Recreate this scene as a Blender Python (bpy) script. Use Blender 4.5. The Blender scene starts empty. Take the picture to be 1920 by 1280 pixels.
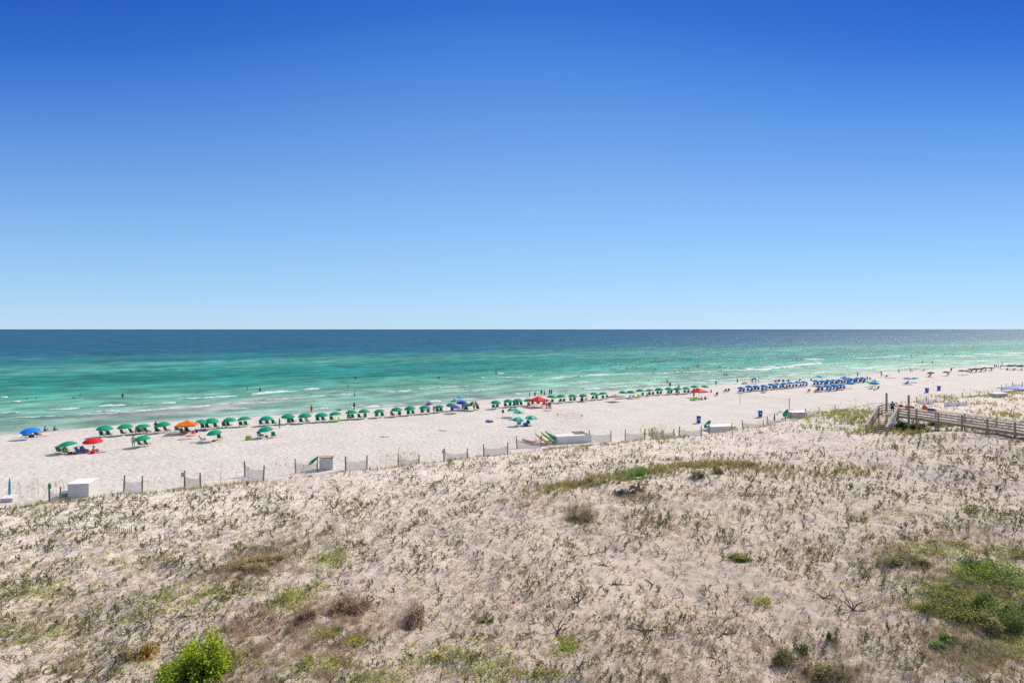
import bpy, math, random
import numpy as np
from mathutils import Vector, Matrix
random.seed(7)
rng = np.random.default_rng(11)
R = math.radians
PI = math.pi
S = bpy.context.scene
COL = S.collection

# ------------------------------------------------------------------ camera numbers (a level camera on a high balcony)
F = 1067.0      # focal length in pixels of a 1920 px wide frame
HZ = 617.0      # row of the horizon
ZC = 18.2       # camera height above the water

# ------------------------------------------------------------------ land form
TH = R(29.7)
UX, UY = math.cos(TH), math.sin(TH)        # along the shore
VX, VY = -math.sin(TH), math.cos(TH)       # out to sea
def pix(px, py, z):
    y = F * (ZC - z) / (py - HZ)
    return (px - 960.0) / F * y, y
def uv(X, Y):
    return X * UX + Y * UY, X * VX + Y * VY
def line_from(pts, z):
    us, vs = [], []
    for p in pts:
        x, y = pix(p[0], p[1], z)
        u, v = uv(x, y); us.append(u); vs.append(v)
    us = np.array(us); vs = np.array(vs); o = np.argsort(us)
    return us[o], vs[o]
SHORE = line_from([(0, 816), (140, 807), (250, 797), (412, 785), (540, 778), (719, 765), (834, 757.5), (905, 751), (990, 746), (1100, 739),
                   (1230, 729.5), (1342, 722.5), (1410, 718), (1453, 717), (1514, 712), (1562, 709.5), (1630, 702.5), (1684, 696), (1740, 694.5),
                   (1794, 690), (1862, 686.5), (1920, 684)], 0.0)
FENCE = [  # x, top row, of every fence post (1.7 m tall), in panels
    [(93, 908), (113, 913)], [(232, 891), (267, 892)], [(346, 882), (376, 886)], [(459, 864), (494, 872)], [(554, 860), (595, 858)],
    [(648, 855), (688, 853)], [(747, 850), (786, 851)], [(832, 840), (877, 840)], [(907, 832), (952, 829)], [(969, 817), (1014, 816)],
    [(1104, 806), (1145.6, 807)], [(1172, 805), (1209, 804)], [(1222, 802), (1263.6, 803)], [(1273, 799), (1315, 799)],
    [(1329.5, 794), (1371.7, 793)], [(1392, 786), (1432, 787)], [(1438, 780), (1473, 781)], [(1511, 765), (1536, 763)], [(1566, 759), (1603, 761)],
    [(1618, 759), (1657, 756)], [(1718, 743), (1737, 741), (1755, 744)], [(1771, 739.5), (1784.5, 738)], [(1804, 736), (1819, 737), (1836, 732.5)],
    [(1878, 722), (1887, 719)], [(1898, 715), (1917, 716)]]
ZB = 1.4
def fence_xy(px, ytop):
    y = F * (ZC - ZB - 1.7) / (ytop - HZ)
    return (px - 960) / F * y, y
_fu = []
for pn in FENCE:
    for p in pn:
        if p[0] in (1657,): continue
        x, y = fence_xy(*p); _fu.append(uv(x, y))
_fu.sort()
_fu = np.array(_fu)
# smoothed foot of the dune
_u = np.linspace(_fu[0, 0], _fu[-1, 0], 24)
_v = np.interp(_u, _fu[:, 0], _fu[:, 1])
_v = np.convolve(np.pad(_v, 1, mode='edge'), [.25, .5, .25], mode='valid')
TOE = (_u, _v)
def ext(u, line):
    us, vs = line
    v = np.interp(u, us, vs)
    sl0 = 0.0
    v = v + np.where(u < us[0], (u - us[0]) * sl0, 0)
    return v
CTRL = [  # px, py, z of the dune surface
    (0, 948, 2.5), (110, 945, 2.5), (200, 934, 2.5), (320, 926, 2.4), (430, 917, 2.4), (520, 905, 2.4), (600, 893, 2.5), (680, 882, 2.5), (760, 880, 2.6),
    (850, 876, 2.6), (950, 869, 2.8), (1010, 850, 2.4), (1070, 836, 2.3), (1150, 832, 2.3), (1250, 827, 2.4), (1350, 819, 2.6), (1440, 806, 2.9),
    (0, 1050, 3.0), (300, 1000, 3.1), (600, 960, 3.3), (900, 920, 3.4), (1050, 904, 3.8), (1130, 897, 4.1), (1220, 886, 4.3), (1300, 876, 4.3), (1390, 871, 4.1),
    (1180, 862, 2.9), (1300, 848, 2.9), (1420, 838, 3.2), (1510, 826, 3.8), (1490, 792, 3.5), (1540, 800, 4.2), (1560, 780, 4.5), (1620, 780, 4.9), (1500, 785, 3.3),
    (1600, 814, 5.0), (1630, 814, 5.3), (1680, 815, 5.5), (1705, 812, 5.5), (1760, 808, 6.6), (1810, 812, 6.6), (1862, 818, 6.5), (1920, 829, 6.4),
    (1700, 850, 5.9), (1850, 870, 6.1), (1560, 860, 4.6), (1650, 900, 5.0), (1850, 950, 5.6), (1500, 900, 4.3), (1200, 960, 3.9), (1000, 1000, 3.7),
    (1760, 752, 2.6), (1812, 766, 3.4), (1860, 752, 2.9), (1900, 747, 2.9), (1900, 775, 4.0), (1850, 778, 4.2), (1920, 735, 2.2), (1780, 790, 4.9),
    (1500, 1050, 4.2), (1800, 1050, 5.2), (1920, 1100, 5.4), (1200, 1100, 3.6), (800, 1050, 3.4), (400, 1100, 3.2), (0, 1180, 3.0), (900, 1200, 3.4),
    (0, 1278, 3.0), (400, 1278, 3.2), (900, 1278, 3.4), (1400, 1278, 3.7), (1900, 1278, 4.7)]
_c = []
for (a, b, z) in CTRL:
    x, y = pix(a, b, z); _c.append((x, y, z))
_c += [(0, 10, 3.4), (-25, 10, 3.2), (25, 10, 4.0), (-60, 20, 3), (70, 20, 5.2), (90, 50, 5.5), (120, 80, 4.6), (150, 100, 4), (220, 140, 4), (60, 100, 3.2), (52.5, 73, 5.2), (55, 76, 4.6)]
_c = np.array(_c)
# cheap lattice noise
_L = rng.random((256, 256))
def vnoise(x, y):
    xi = np.floor(x).astype(int); yi = np.floor(y).astype(int)
    fx = x - xi; fy = y - yi
    fx = fx * fx * (3 - 2 * fx); fy = fy * fy * (3 - 2 * fy)
    a = _L[xi & 255, yi & 255]; b = _L[(xi + 1) & 255, yi & 255]; c = _L[xi & 255, (yi + 1) & 255]; d = _L[(xi + 1) & 255, (yi + 1) & 255]
    return (a * (1 - fx) + b * fx) * (1 - fy) + (c * (1 - fx) + d * fx) * fy
def fbm(x, y, o=3):
    r = 0; a = 1; t = 0
    for k in range(o):
        r = r + a * vnoise(x * 2 ** k + 17.3 * k, y * 2 ** k + 9.1 * k); t += a; a *= .5
    return r / t
def smooth(t):
    t = np.clip(t, 0, 1); return t * t * (3 - 2 * t)
def st(X, Y):
    """s: metres inland from the waterline, t: metres inland from the foot of the dune"""
    u, v = uv(X, Y)
    return ext(u, SHORE) - v, ext(u, TOE) - v
def dune_z(X, Y):
    num = np.zeros_like(X); den = np.zeros_like(X)
    sx = 1 / (1 + Y * 0.02)
    for (x, y, z) in _c:
        d2 = (X - x) ** 2 + (Y - y) ** 2
        w = 1 / (d2 + 6.0) ** 1.6
        num += w * z; den += w
    return num / den
def height(X, Y, fine=True):
    X = np.asarray(X, float); Y = np.asarray(Y, float)
    s, t = st(X, Y)
    zb = np.where(s > 0, 1.4 * (1 - np.exp(-np.maximum(s, 0) / 7.0)), s * 0.06)
    zb = np.maximum(zb, -3)
    m = smooth((t - 0.2) / 5.5)
    z = zb
    if np.any(m > 0):
        dz = dune_z(X, Y)
        z = zb * (1 - m) + dz * m
    lump = (fbm(X * .32, Y * .32, 3) - .5) * 0.5 + (fbm(X * 1.1 + 40, Y * 1.1, 2) - .5) * .2
    z = z + lump * m
    z = z + (fbm(X * .13, Y * .13, 2) - .5) * .22 * smooth(s / 8) * (1 - m)
    if fine:
        z = z + (fbm(X * 2.7, Y * 2.7, 3) - .5) * (.085 * m + .05 * smooth(s / 3) * (1 - m))
    return z
def at(px, py, lift=0.0):
    """the point of the ground that the photograph shows at a pixel"""
    lo = None
    ys = np.geomspace(14, 420, 700)
    xs = (px - 960) / F * ys
    zs = ZC - (py - HZ) / F * ys
    hs = height(xs, ys, False)
    k = np.where(zs <= hs)[0]
    if len(k) == 0: return Vector((xs[-1], ys[-1], hs[-1]))
    k = k[0]
    if k > 0:
        a = zs[k - 1] - hs[k - 1]; b = hs[k] - zs[k]; w = a / max(a + b, 1e-6)
        y = ys[k - 1] * (1 - w) + ys[k] * w
    else: y = ys[0]
    x = (px - 960) / F * y
    return Vector((x, y, float(height(np.array([x]), np.array([y]))[0]) + lift))
def hz(x, y): return float(height(np.array([x]), np.array([y]))[0])

# ------------------------------------------------------------------ materials
MATS = {}
def mat(name, rgb, rough=.8, var=.12, scale=6.0, spec=.3, bump=0.0, metal=0.0, trans=0.0):
    if name in MATS: return MATS[name]
    m = bpy.data.materials.new(name); m.use_nodes = True; nt = m.node_tree; b = nt.nodes['Principled BSDF']
    b.inputs['Roughness'].default_value = rough; b.inputs['Specular IOR Level'].default_value = spec; b.inputs['Metallic'].default_value = metal
    tc = nt.nodes.new('ShaderNodeTexCoord'); n = nt.nodes.new('ShaderNodeTexNoise'); n.inputs['Scale'].default_value = scale; n.inputs['Detail'].default_value = 4
    nt.links.new(tc.outputs['Object'], n.inputs['Vector'])
    mx = nt.nodes.new('ShaderNodeMix'); mx.data_type = 'RGBA'
    mx.inputs[6].default_value = (*[max(0, c * (1 - var)) for c in rgb], 1); mx.inputs[7].default_value = (*[min(1, c * (1 + var)) for c in rgb], 1)
    nt.links.new(n.outputs['Fac'], mx.inputs[0]); nt.links.new(mx.outputs[2], b.inputs['Base Color'])
    if bump:
        bp = nt.nodes.new('ShaderNodeBump'); bp.inputs['Strength'].default_value = .6; bp.inputs['Distance'].default_value = bump
        nt.links.new(n.outputs['Fac'], bp.inputs['Height']); nt.links.new(bp.outputs['Normal'], b.inputs['Normal'])
    if trans:
        t = nt.nodes.new('ShaderNodeBsdfTranslucent'); nt.links.new(mx.outputs[2], t.inputs['Color'])
        ms = nt.nodes.new('ShaderNodeMixShader'); ms.inputs[0].default_value = trans
        nt.links.new(b.outputs[0], ms.inputs[1]); nt.links.new(t.outputs[0], ms.inputs[2]); nt.links.new(ms.outputs[0], nt.nodes['Material Output'].inputs['Surface'])
    MATS[name] = m; return m
def attr_mat(name, rough=.8, trans=.25):
    m = bpy.data.materials.new(name); m.use_nodes = True; nt = m.node_tree; b = nt.nodes['Principled BSDF']
    a = nt.nodes.new('ShaderNodeAttribute'); a.attribute_name = 'col'
    n = nt.nodes.new('ShaderNodeTexNoise'); n.inputs['Scale'].default_value = 9.0
    g = nt.nodes.new('ShaderNodeNewGeometry'); nt.links.new(g.outputs['Position'], n.inputs['Vector'])
    hs = nt.nodes.new('ShaderNodeHueSaturation'); mr = nt.nodes.new('ShaderNodeMapRange')
    mr.inputs[3].default_value = .75; mr.inputs[4].default_value = 1.25
    nt.links.new(n.outputs['Fac'], mr.inputs[0]); nt.links.new(mr.outputs[0], hs.inputs['Value']); nt.links.new(a.outputs['Color'], hs.inputs['Color'])
    nt.links.new(hs.outputs[0], b.inputs['Base Color']); b.inputs['Roughness'].default_value = rough; b.inputs['Specular IOR Level'].default_value = .2
    if trans:
        t = nt.nodes.new('ShaderNodeBsdfTranslucent'); nt.links.new(hs.outputs[0], t.inputs['Color'])
        ms = nt.nodes.new('ShaderNodeMixShader'); ms.inputs[0].default_value = trans
        nt.links.new(b.outputs[0], ms.inputs[1]); nt.links.new(t.outputs[0], ms.inputs[2]); nt.links.new(ms.outputs[0], nt.nodes['Material Output'].inputs['Surface'])
    return m
LEAF = attr_mat('plant_matter', trans=.4)

# ------------------------------------------------------------------ mesh building
def np_mesh(name, V, Fc, m, col=None, smooth_=False):
    """V (n,3), Fc (k,c) faces all of the same corner count or a list of such arrays"""
    me = bpy.data.meshes.new(name)
    if not isinstance(Fc, list): Fc = [Fc]
    Fc = [f for f in Fc if len(f)]
    nl = sum(f.size for f in Fc); nf = sum(len(f) for f in Fc)
    me.vertices.add(len(V)); me.vertices.foreach_set('co', np.asarray(V, np.float32).ravel())
    me.loops.add(nl); me.loops.foreach_set('vertex_index', np.concatenate([f.ravel() for f in Fc]).astype(np.int32))
    st_, tot, o = [], [], 0
    for f in Fc:
        c = f.shape[1]; st_.append(o + np.arange(len(f)) * c); o += f.size
    me.polygons.add(nf); me.polygons.foreach_set('loop_start', np.concatenate(st_).astype(np.int32))
    me.update(calc_edges=True)
    if smooth_: me.polygons.foreach_set('use_smooth', np.ones(nf, bool))
    if col is not None:
        a = me.color_attributes.new('col', 'FLOAT_COLOR', 'POINT')
        c4 = np.ones((len(V), 4), np.float32); c4[:, :3] = col; a.data.foreach_set('color', c4.ravel())
    me.materials.append(m)
    return me
def link(name, me, parent=None, loc=None, rz=None):
    o = bpy.data.objects.new(name, me); COL.objects.link(o)
    if parent is not None: o.parent = parent
    if loc is not None: o.location = loc
    if rz is not None: o.rotation_euler = (0, 0, rz)
    return o
def tag(o, label, cat, group=None, kind=None):
    o['label'] = label; o['category'] = cat
    if group: o['group'] = group
    if kind: o['kind'] = kind
    return o
def struct(o): o['kind'] = 'structure'; return o
def empty(name, loc=(0, 0, 0), rz=0, label=None, cat=None, group=None):
    o = link(name, None, None, loc, rz); o.empty_display_size = .2
    if label: tag(o, label, cat, group)
    return o
class MB:
    def __init__(s): s.v = []; s.f = []; s.mi = []; s.sm = []
    def add(s, vs, fs, mi=0, sm=False):
        o = len(s.v); s.v += [tuple(v) for v in vs]; s.f += [tuple(i + o for i in f) for f in fs]; s.mi += [mi] * len(fs); s.sm += [sm] * len(fs); return s
    def box(s, c, d, M=None, mi=0):
        x, y, z = [q / 2 for q in d]
        vs = [Vector((sx * x, sy * y, sz * z)) for sx in (-1, 1) for sy in (-1, 1) for sz in (-1, 1)]
        if M is not None: vs = [M @ v for v in vs]
        vs = [v + Vector(c) for v in vs]
        return s.add(vs, [(0, 1, 3, 2), (4, 6, 7, 5), (0, 4, 5, 1), (2, 3, 7, 6), (0, 2, 6, 4), (1, 5, 7, 3)], mi)
    def beam(s, a, b, w, h, mi=0):
        a = Vector(a); b = Vector(b); d = (b - a); L = d.length; q = d.to_track_quat('Y', 'Z').to_matrix()
        return s.box((a + b) / 2, (w, L, h), q, mi)
    def tube(s, pts, rad, n=6, mi=0, sm=True, cap=True):
        pts = [Vector(p) for p in pts]
        if not hasattr(rad, '__len__'): rad = [rad] * len(pts)
        vs = []; fs = []
        for i, p in enumerate(pts):
            d = (pts[min(i + 1, len(pts) - 1)] - pts[max(i - 1, 0)]); q = d.to_track_quat('Z', 'Y')
            for k in range(n):
                a = 2 * PI * k / n; vs.append(p + q @ Vector((math.cos(a) * rad[i], math.sin(a) * rad[i], 0)))
        for i in range(len(pts) - 1):
            for k in range(n):
                fs.append((i * n + k, i * n + (k + 1) % n, (i + 1) * n + (k + 1) % n, (i + 1) * n + k))
        if cap: fs.append(tuple(range(n))[::-1]); fs.append(tuple((len(pts) - 1) * n + k for k in range(n)))
        return s.add(vs, fs, mi, sm)
    def ball(s, c, r, n=8, m=6, mi=0, sc=(1, 1, 1), z0=-1.0):
        vs = []; fs = []
        for i in range(m + 1):
            ph = -PI / 2 + PI * i / m if z0 <= -1 else math.asin(z0) + (PI / 2 - math.asin(z0)) * i / m
            for k in range(n):
                a = 2 * PI * k / n; vs.append((c[0] + r * sc[0] * math.cos(ph) * math.cos(a), c[1] + r * sc[1] * math.cos(ph) * math.sin(a), c[2] + r * sc[2] * math.sin(ph)))
        for i in range(m):
            for k in range(n): fs.append((i * n + k, i * n + (k + 1) % n, (i + 1) * n + (k + 1) % n, (i + 1) * n + k))
        return s.add(vs, fs, mi, True)
    def mesh(s, name, mats):
        me = bpy.data.meshes.new(name); me.from_pydata([tuple(v) for v in s.v], [], s.f); me.update()
        for m in (mats if isinstance(mats, (list, tuple)) else [mats]): me.materials.append(m)
        me.polygons.foreach_set('material_index', s.mi); me.polygons.foreach_set('use_smooth', s.sm)
        return me
    def obj(s, name, mats, parent=None, loc=None, rz=None): return link(name, s.mesh(name, mats), parent, loc, rz)
KIDS = {}
def copy_tree(o, parent=None):
    c = o.copy(); COL.objects.link(c)
    if parent is not None: c.parent = parent
    for ch in list(o.children): copy_tree(ch, c)
    return c
ORD = 'first second third fourth fifth sixth seventh eighth ninth tenth eleventh twelfth thirteenth fourteenth fifteenth sixteenth seventeenth eighteenth nineteenth twentieth'.split()
def nth(n):
    if n <= 20: return ORD[n - 1]
    t = {2: 'twenty', 3: 'thirty', 4: 'forty', 5: 'fifty', 6: 'sixty', 7: 'seventy'}[n // 10]
    return {2: 'twentieth', 3: 'thirtieth', 4: 'fortieth', 5: 'fiftieth', 6: 'sixtieth', 7: 'seventieth'}[n // 10] if n % 10 == 0 else t + '-' + ORD[n % 10 - 1]

#@@GROUND
# ------------------------------------------------------------------ sand
def grid_faces(nr, nc):
    i = np.arange(nr - 1)[:, None] * nc + np.arange(nc - 1)[None, :]
    return np.stack([i, i + 1, i + nc + 1, i + nc], -1).reshape(-1, 4)
nc, nr = 860, 1150
A = np.concatenate([np.linspace(-2.2, -1.05, 60, endpoint=False), np.linspace(-1.05, 1.05, nc - 120, endpoint=False), np.linspace(1.05, 3.2, 60)])
Ys = np.concatenate([np.geomspace(6, 20, 60, endpoint=False), np.geomspace(20, 170, nr - 160, endpoint=False), np.geomspace(170, 2500, 100)])
nc = len(A); nr = len(Ys)
YY, AA = np.meshgrid(Ys, A, indexing='ij'); XX = AA * YY
ZZ = height(XX, YY)
s_, t_ = st(XX, YY)
V = np.stack([XX, YY, ZZ], -1).reshape(-1, 3)
Fq = grid_faces(nr, nc)
keep = (s_.reshape(-1)[Fq] > -14).any(1)
Fq = Fq[keep]
used = np.unique(Fq); remap = -np.ones(len(V), int); remap[used] = np.arange(len(used))
def sand_mat():
    m = bpy.data.materials.new('sand'); m.use_nodes = True; nt = m.node_tree; b = nt.nodes['Principled BSDF']; N = nt.nodes.new; Lk = nt.links.new
    g = N('ShaderNodeNewGeometry'); a = N('ShaderNodeAttribute'); a.attribute_name = 'zone'
    sp = N('ShaderNodeSeparateColor'); Lk(a.outputs['Color'], sp.inputs[0])      # r: dune, g: wet, b: litter
    n1 = N('ShaderNodeTexNoise'); n1.inputs['Scale'].default_value = 1.3; n1.inputs['Detail'].default_value = 6; n1.inputs['Roughness'].default_value = .62; Lk(g.outputs['Position'], n1.inputs['Vector'])
    n2 = N('ShaderNodeTexNoise'); n2.inputs['Scale'].default_value = .22; n2.inputs['Detail'].default_value = 5; Lk(g.outputs['Position'], n2.inputs['Vector'])
    n3 = N('ShaderNodeTexNoise'); n3.inputs['Scale'].default_value = 7.0; n3.inputs['Detail'].default_value = 5; n3.inputs['Roughness'].default_value = .7; Lk(g.outputs['Position'], n3.inputs['Vector'])
    def mix(f, c1, c2, **k):
        x = N('ShaderNodeMix'); x.data_type = 'RGBA'
        for i, c in ((0, f), (6, c1), (7, c2)):
            if isinstance(c, (tuple, float, int)): x.inputs[i].default_value = (*c, 1) if isinstance(c, tuple) else c
            else: Lk(c, x.inputs[i])
        return x.outputs[2]
    def mr(v, a0, a1, b0=0., b1=1.):
        x = N('ShaderNodeMapRange'); Lk(v, x.inputs[0]); x.inputs[1].default_value = a0; x.inputs[2].default_value = a1; x.inputs[3].default_value = b0; x.inputs[4].default_value = b1; return x.outputs[0]
    def mul(p, q):
        x = N('ShaderNodeMath'); x.operation = 'MULTIPLY'; Lk(p, x.inputs[0]); Lk(q, x.inputs[1]) if not isinstance(q, float) else setattr(x.inputs[1], 'default_value', q); return x.outputs[0]
    beach = mix(mr(n2.outputs['Fac'], .35, .65), (.60, .545, .475), (.675, .615, .55))
    beach = mix(mr(n1.outputs['Fac'], .42, .70, 0, .5), beach, (.56, .50, .43))
    dune = mix(mr(n1.outputs['Fac'], .35, .65), (.64, .545, .45), (.765, .67, .575))
    tm = N('ShaderNodeAttribute'); tm.attribute_name = 'inland'
    back = mr(tm.outputs['Fac'], 14, 46)                                   # the back dune has older, browner sand
    dune = mix(mul(back, .7), dune, (.51, .41, .32))
    lit = mul(mr(n3.outputs['Fac'], .46, .66), sp.outputs[2])
    dune = mix(lit, dune, (.33, .245, .18))
    c = mix(sp.outputs[0], beach, dune)
    c = mix(sp.outputs[1], c, (.52, .44, .36))
    Lk(c, b.inputs['Base Color']); b.inputs['Specular IOR Level'].default_value = .15; b.inputs['Roughness'].default_value = .95
    ad = N('ShaderNodeMath'); ad.operation = 'ADD'
    v3 = mul(n3.outputs['Fac'], .35); Lk(n1.outputs['Fac'], ad.inputs[0]); Lk(v3, ad.inputs[1])
    # footprints and the wheel tracks of the beach patrol
    vo = N('ShaderNodeTexVoronoi'); vo.feature = 'SMOOTH_F1'; vo.inputs['Scale'].default_value = 1.5; Lk(g.outputs['Position'], vo.inputs['Vector'])
    inv_ = N('ShaderNodeMath'); inv_.operation = 'SUBTRACT'; inv_.inputs[0].default_value = 1.0; Lk(sp.outputs[0], inv_.inputs[1])
    fp = mul(mul(mr(vo.outputs['Distance'], .1, .5), inv_.outputs[0]), .55)
    tw = N('ShaderNodeMath'); tw.operation = 'MULTIPLY_ADD'; Lk(n2.outputs['Fac'], tw.inputs[0]); tw.inputs[1].default_value = 2.4; Lk(tm.outputs['Fac'], tw.inputs[2])
    sn = N('ShaderNodeMath'); sn.operation = 'SINE'; Lk(mul(tw.outputs[0], 3.3), sn.inputs[0])
    trk = mul(mul(mul(mr(sn.outputs[0], .75, 1), mr(tm.outputs['Fac'], -3, -5)), mr(tm.outputs['Fac'], -19, -15)), mr(n2.outputs['Fac'], .45, .6))
    a2 = N('ShaderNodeMath'); a2.operation = 'ADD'; Lk(ad.outputs[0], a2.inputs[0]); Lk(fp, a2.inputs[1])
    a3 = N('ShaderNodeMath'); a3.operation = 'SUBTRACT'; Lk(a2.outputs[0], a3.inputs[0]); Lk(mul(trk, .7), a3.inputs[1]); ad = a3
    bp = N('ShaderNodeBump'); bp.inputs['Strength'].default_value = .8; bp.inputs['Distance'].default_value = .16; Lk(ad.outputs[0], bp.inputs['Height']); Lk(bp.outputs['Normal'], b.inputs['Normal'])
    return m
LIT = [  # brown litter and dry ground cover: px, py, rx, ry
    (480, 1045, 130, 70), (700, 1130, 220, 110), (450, 1200, 260, 90), (1000, 950, 200, 80), (1150, 1000, 250, 80), (700, 1010, 200, 60), (1800, 1180, 260, 110),
    (1700, 1060, 120, 50), (1600, 1240, 180, 50), (900, 1100, 160, 60), (250, 1150, 200, 60), (1100, 1220, 180, 60), (900, 980, 160, 60), (1830, 1080, 160, 90)]
def litter_field(X, Y):
    r = np.zeros_like(X)
    for (px, py, rx, ry) in LIT:
        p = at(px, py); q = at(px, py + ry * .6); wy = abs(p.y - q.y) * 1.6 + .5; wx = rx / F * p.y
        r = np.maximum(r, np.exp(-(((X - p.x) / wx) ** 2 + ((Y - p.y) / wy) ** 2)))
    return r
lit = np.clip(litter_field(XX, YY) * (.45 + .9 * fbm(XX * .5, YY * .5, 3)), 0, 1) * .8 + .10 * smooth(t_ / 8)
zone = np.stack([smooth((t_ - .5) / 4), smooth(1 - (s_ - .8) / 2.4) * .95, lit], -1).reshape(-1, 3)[used]
me = np_mesh('beach_sand', V[used], remap[Fq], sand_mat(), None, True)
ca = me.color_attributes.new('zone', 'FLOAT_COLOR', 'POINT'); c4 = np.ones((len(used), 4), np.float32); c4[:, :3] = zone; ca.data.foreach_set('color', c4.ravel())
d_ = me.attributes.new('inland', 'FLOAT', 'POINT'); d_.data.foreach_set('value', t_.reshape(-1)[used].astype(np.float32))
struct(link('ground', me))

# ------------------------------------------------------------------ sea
As = np.concatenate([np.linspace(-6, -1.2, 20, endpoint=False), np.linspace(-1.2, 1.2, 420, endpoint=False), np.linspace(1.2, 8, 30)])
Yw = np.concatenate([np.geomspace(30, 420, 620, endpoint=False), np.geomspace(420, 60000, 90)])
YW, AW = np.meshgrid(Yw, As, indexing='ij'); XW = AW * YW
sw, _t = st(XW, YW); sw = -sw
# low swells that run up parallel to the shore
uw, vw = uv(XW, YW)
ph = sw / 17.0 + (fbm(uw * .02, vw * .02, 2) - .5) * 2.2
sw_h = np.maximum(0, np.sin(ph * 2 * PI)) ** 3 * .22 * smooth((sw - 4) / 20) * (1 - smooth((sw - 90) / 160)) * smooth((fbm(uw * .03 + 5, vw * .05, 2) - .35) * 4)
ZW = sw_h + (fbm(XW * .25, YW * .25, 2) - .5) * .10 * smooth(sw / 20) * (1 - smooth((YW - 300) / 150))
Vw = np.stack([XW, YW, ZW], -1).reshape(-1, 3); Fw = grid_faces(len(Yw), len(As))
kp = (sw.reshape(-1)[Fw] > -3).any(1); Fw = Fw[kp]; us = np.unique(Fw); rm = -np.ones(len(Vw), int); rm[us] = np.arange(len(us))
def water_mat():
    m = bpy.data.materials.new('sea_water'); m.use_nodes = True; nt = m.node_tree; b = nt.nodes['Principled BSDF']; N = nt.nodes.new; Lk = nt.links.new
    a = N('ShaderNodeAttribute'); a.attribute_name = 'depth'
    g = N('ShaderNodeNewGeometry')
    mp = N('ShaderNodeMapping'); mp.inputs['Rotation'].default_value = (0, 0, -TH); Lk(g.outputs['Position'], mp.inputs['Vector'])
    def noise(sc, det, sx, sy, rough=.55):
        q = N('ShaderNodeMapping'); q.inputs['Scale'].default_value = (sx, sy, 1); Lk(mp.outputs[0], q.inputs['Vector'])
        n = N('ShaderNodeTexNoise'); n.inputs['Scale'].default_value = sc; n.inputs['Detail'].default_value = det; n.inputs['Roughness'].default_value = rough; Lk(q.outputs[0], n.inputs['Vector']); return n.outputs['Fac']
    big = noise(.012, 5, .35, 1.0)
    mid = noise(.09, 5, .45, 1.0, .6)
    fine = noise(.75, 4, .55, 1.0, .6)
    xf = noise(.035, 6, .5, 1.0, .7)
    def math_(op, p, q):
        x = N('ShaderNodeMath'); x.operation = op
        for i, c in ((0, p), (1, q)):
            if isinstance(c, float): x.inputs[i].default_value = c
            else: Lk(c, x.inputs[i])
        return x.outputs[0]
    # distance from shore, wobbled, on a log scale
    wob = math_('ADD', math_('MULTIPLY', math_('SUBTRACT', big, .5), .22), math_('MULTIPLY', math_('SUBTRACT', mid, .5), .16))
    f = math_('ADD', a.outputs['Fac'], wob)
    cr = N('ShaderNodeValToRGB'); Lk(f, cr.inputs[0]); el = cr.color_ramp.elements
    def lg(s): return math.log10(1 + s / 10) / 2.4
    stops = [(0, (.42, .44, .37)), (6, (.26, .40, .32)), (25, (.20, .39, .30)), (45, (.135, .36, .262)), (75, (.05, .29, .215)), (110, (.013, .21, .18)),
             (150, (.014, .21, .185)), (200, (.065, .29, .245)), (260, (.025, .19, .20)), (330, (.012, .135, .20)), (520, (.012, .108, .185)), (2000, (.02, .105, .195))]
    el[0].position = lg(stops[0][0]); el[0].color = (*stops[0][1], 1); el[1].position = lg(stops[-1][0]); el[1].color = (*stops[-1][1], 1)
    for s, c in stops[1:-1]:
        e = el.new(lg(s)); e.color = (*c, 1)
    sb = N('ShaderNodeAttribute'); sb.attribute_name = 'bar'
    mx = N('ShaderNodeMix'); mx.data_type = 'RGBA'; Lk(math_('MULTIPLY', sb.outputs['Fac'], math_('ADD', mid, .35)), mx.inputs[0]); Lk(cr.outputs[0], mx.inputs[6]); mx.inputs[7].default_value = (.42, .40, .37, 1)
    # wind streaks, plus light and shade of wave slopes put into the colour
    def mrange(v, a0, a1, b0, b1):
        x = N('ShaderNodeMapRange'); Lk(v, x.inputs[0]); x.inputs[1].default_value = a0; x.inputs[2].default_value = a1; x.inputs[3].default_value = b0; x.inputs[4].default_value = b1; return x.outputs[0]
    vv = math_('MULTIPLY', math_('MULTIPLY', mrange(noise(.15, 2, .75, 1.15, .5), .36, .64, .70, 1.26), mrange(noise(.05, 2, .8, 1.2, .5), .36, .64, .83, 1.15)), mrange(noise(.018, 3, .7, 1.2, .5), .35, .65, .85, 1.15))
    vv = math_('MULTIPLY', vv, mrange(xf, .3, .7, .82, 1.18))
    hs = N('ShaderNodeHueSaturation'); Lk(vv, hs.inputs['Value']); Lk(mx.outputs[2], hs.inputs['Color']); df = N('ShaderNodeBsdfDiffuse'); gl = N('ShaderNodeBsdfGlossy'); gl.inputs['Roughness'].default_value = .50; g2 = N('ShaderNodeBsdfGlossy'); g2.inputs['Roughness'].default_value = .20; mg = N('ShaderNodeMixShader'); mg.inputs[0].default_value = .22; Lk(gl.outputs[0], mg.inputs[1]); Lk(g2.outputs[0], mg.inputs[2]); Lk(hs.outputs[0], df.inputs['Color'])
    mxs = N('ShaderNodeMixShader'); mxs.inputs[0].default_value = .08; Lk(df.outputs[0], mxs.inputs[1]); Lk(mg.outputs[0], mxs.inputs[2]); Lk(mxs.outputs[0], nt.nodes['Material Output'].inputs['Surface'])
    b1 = N('ShaderNodeBump'); b1.inputs['Strength'].default_value = 1; b1.inputs['Distance'].default_value = .6; Lk(fine, b1.inputs['Height'])
    b2 = N('ShaderNodeBump'); b2.inputs['Strength'].default_value = 1; b2.inputs['Distance'].default_value = 4.2; Lk(mid, b2.inputs['Height']); Lk(b1.outputs['Normal'], b2.inputs['Normal'])
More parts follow.
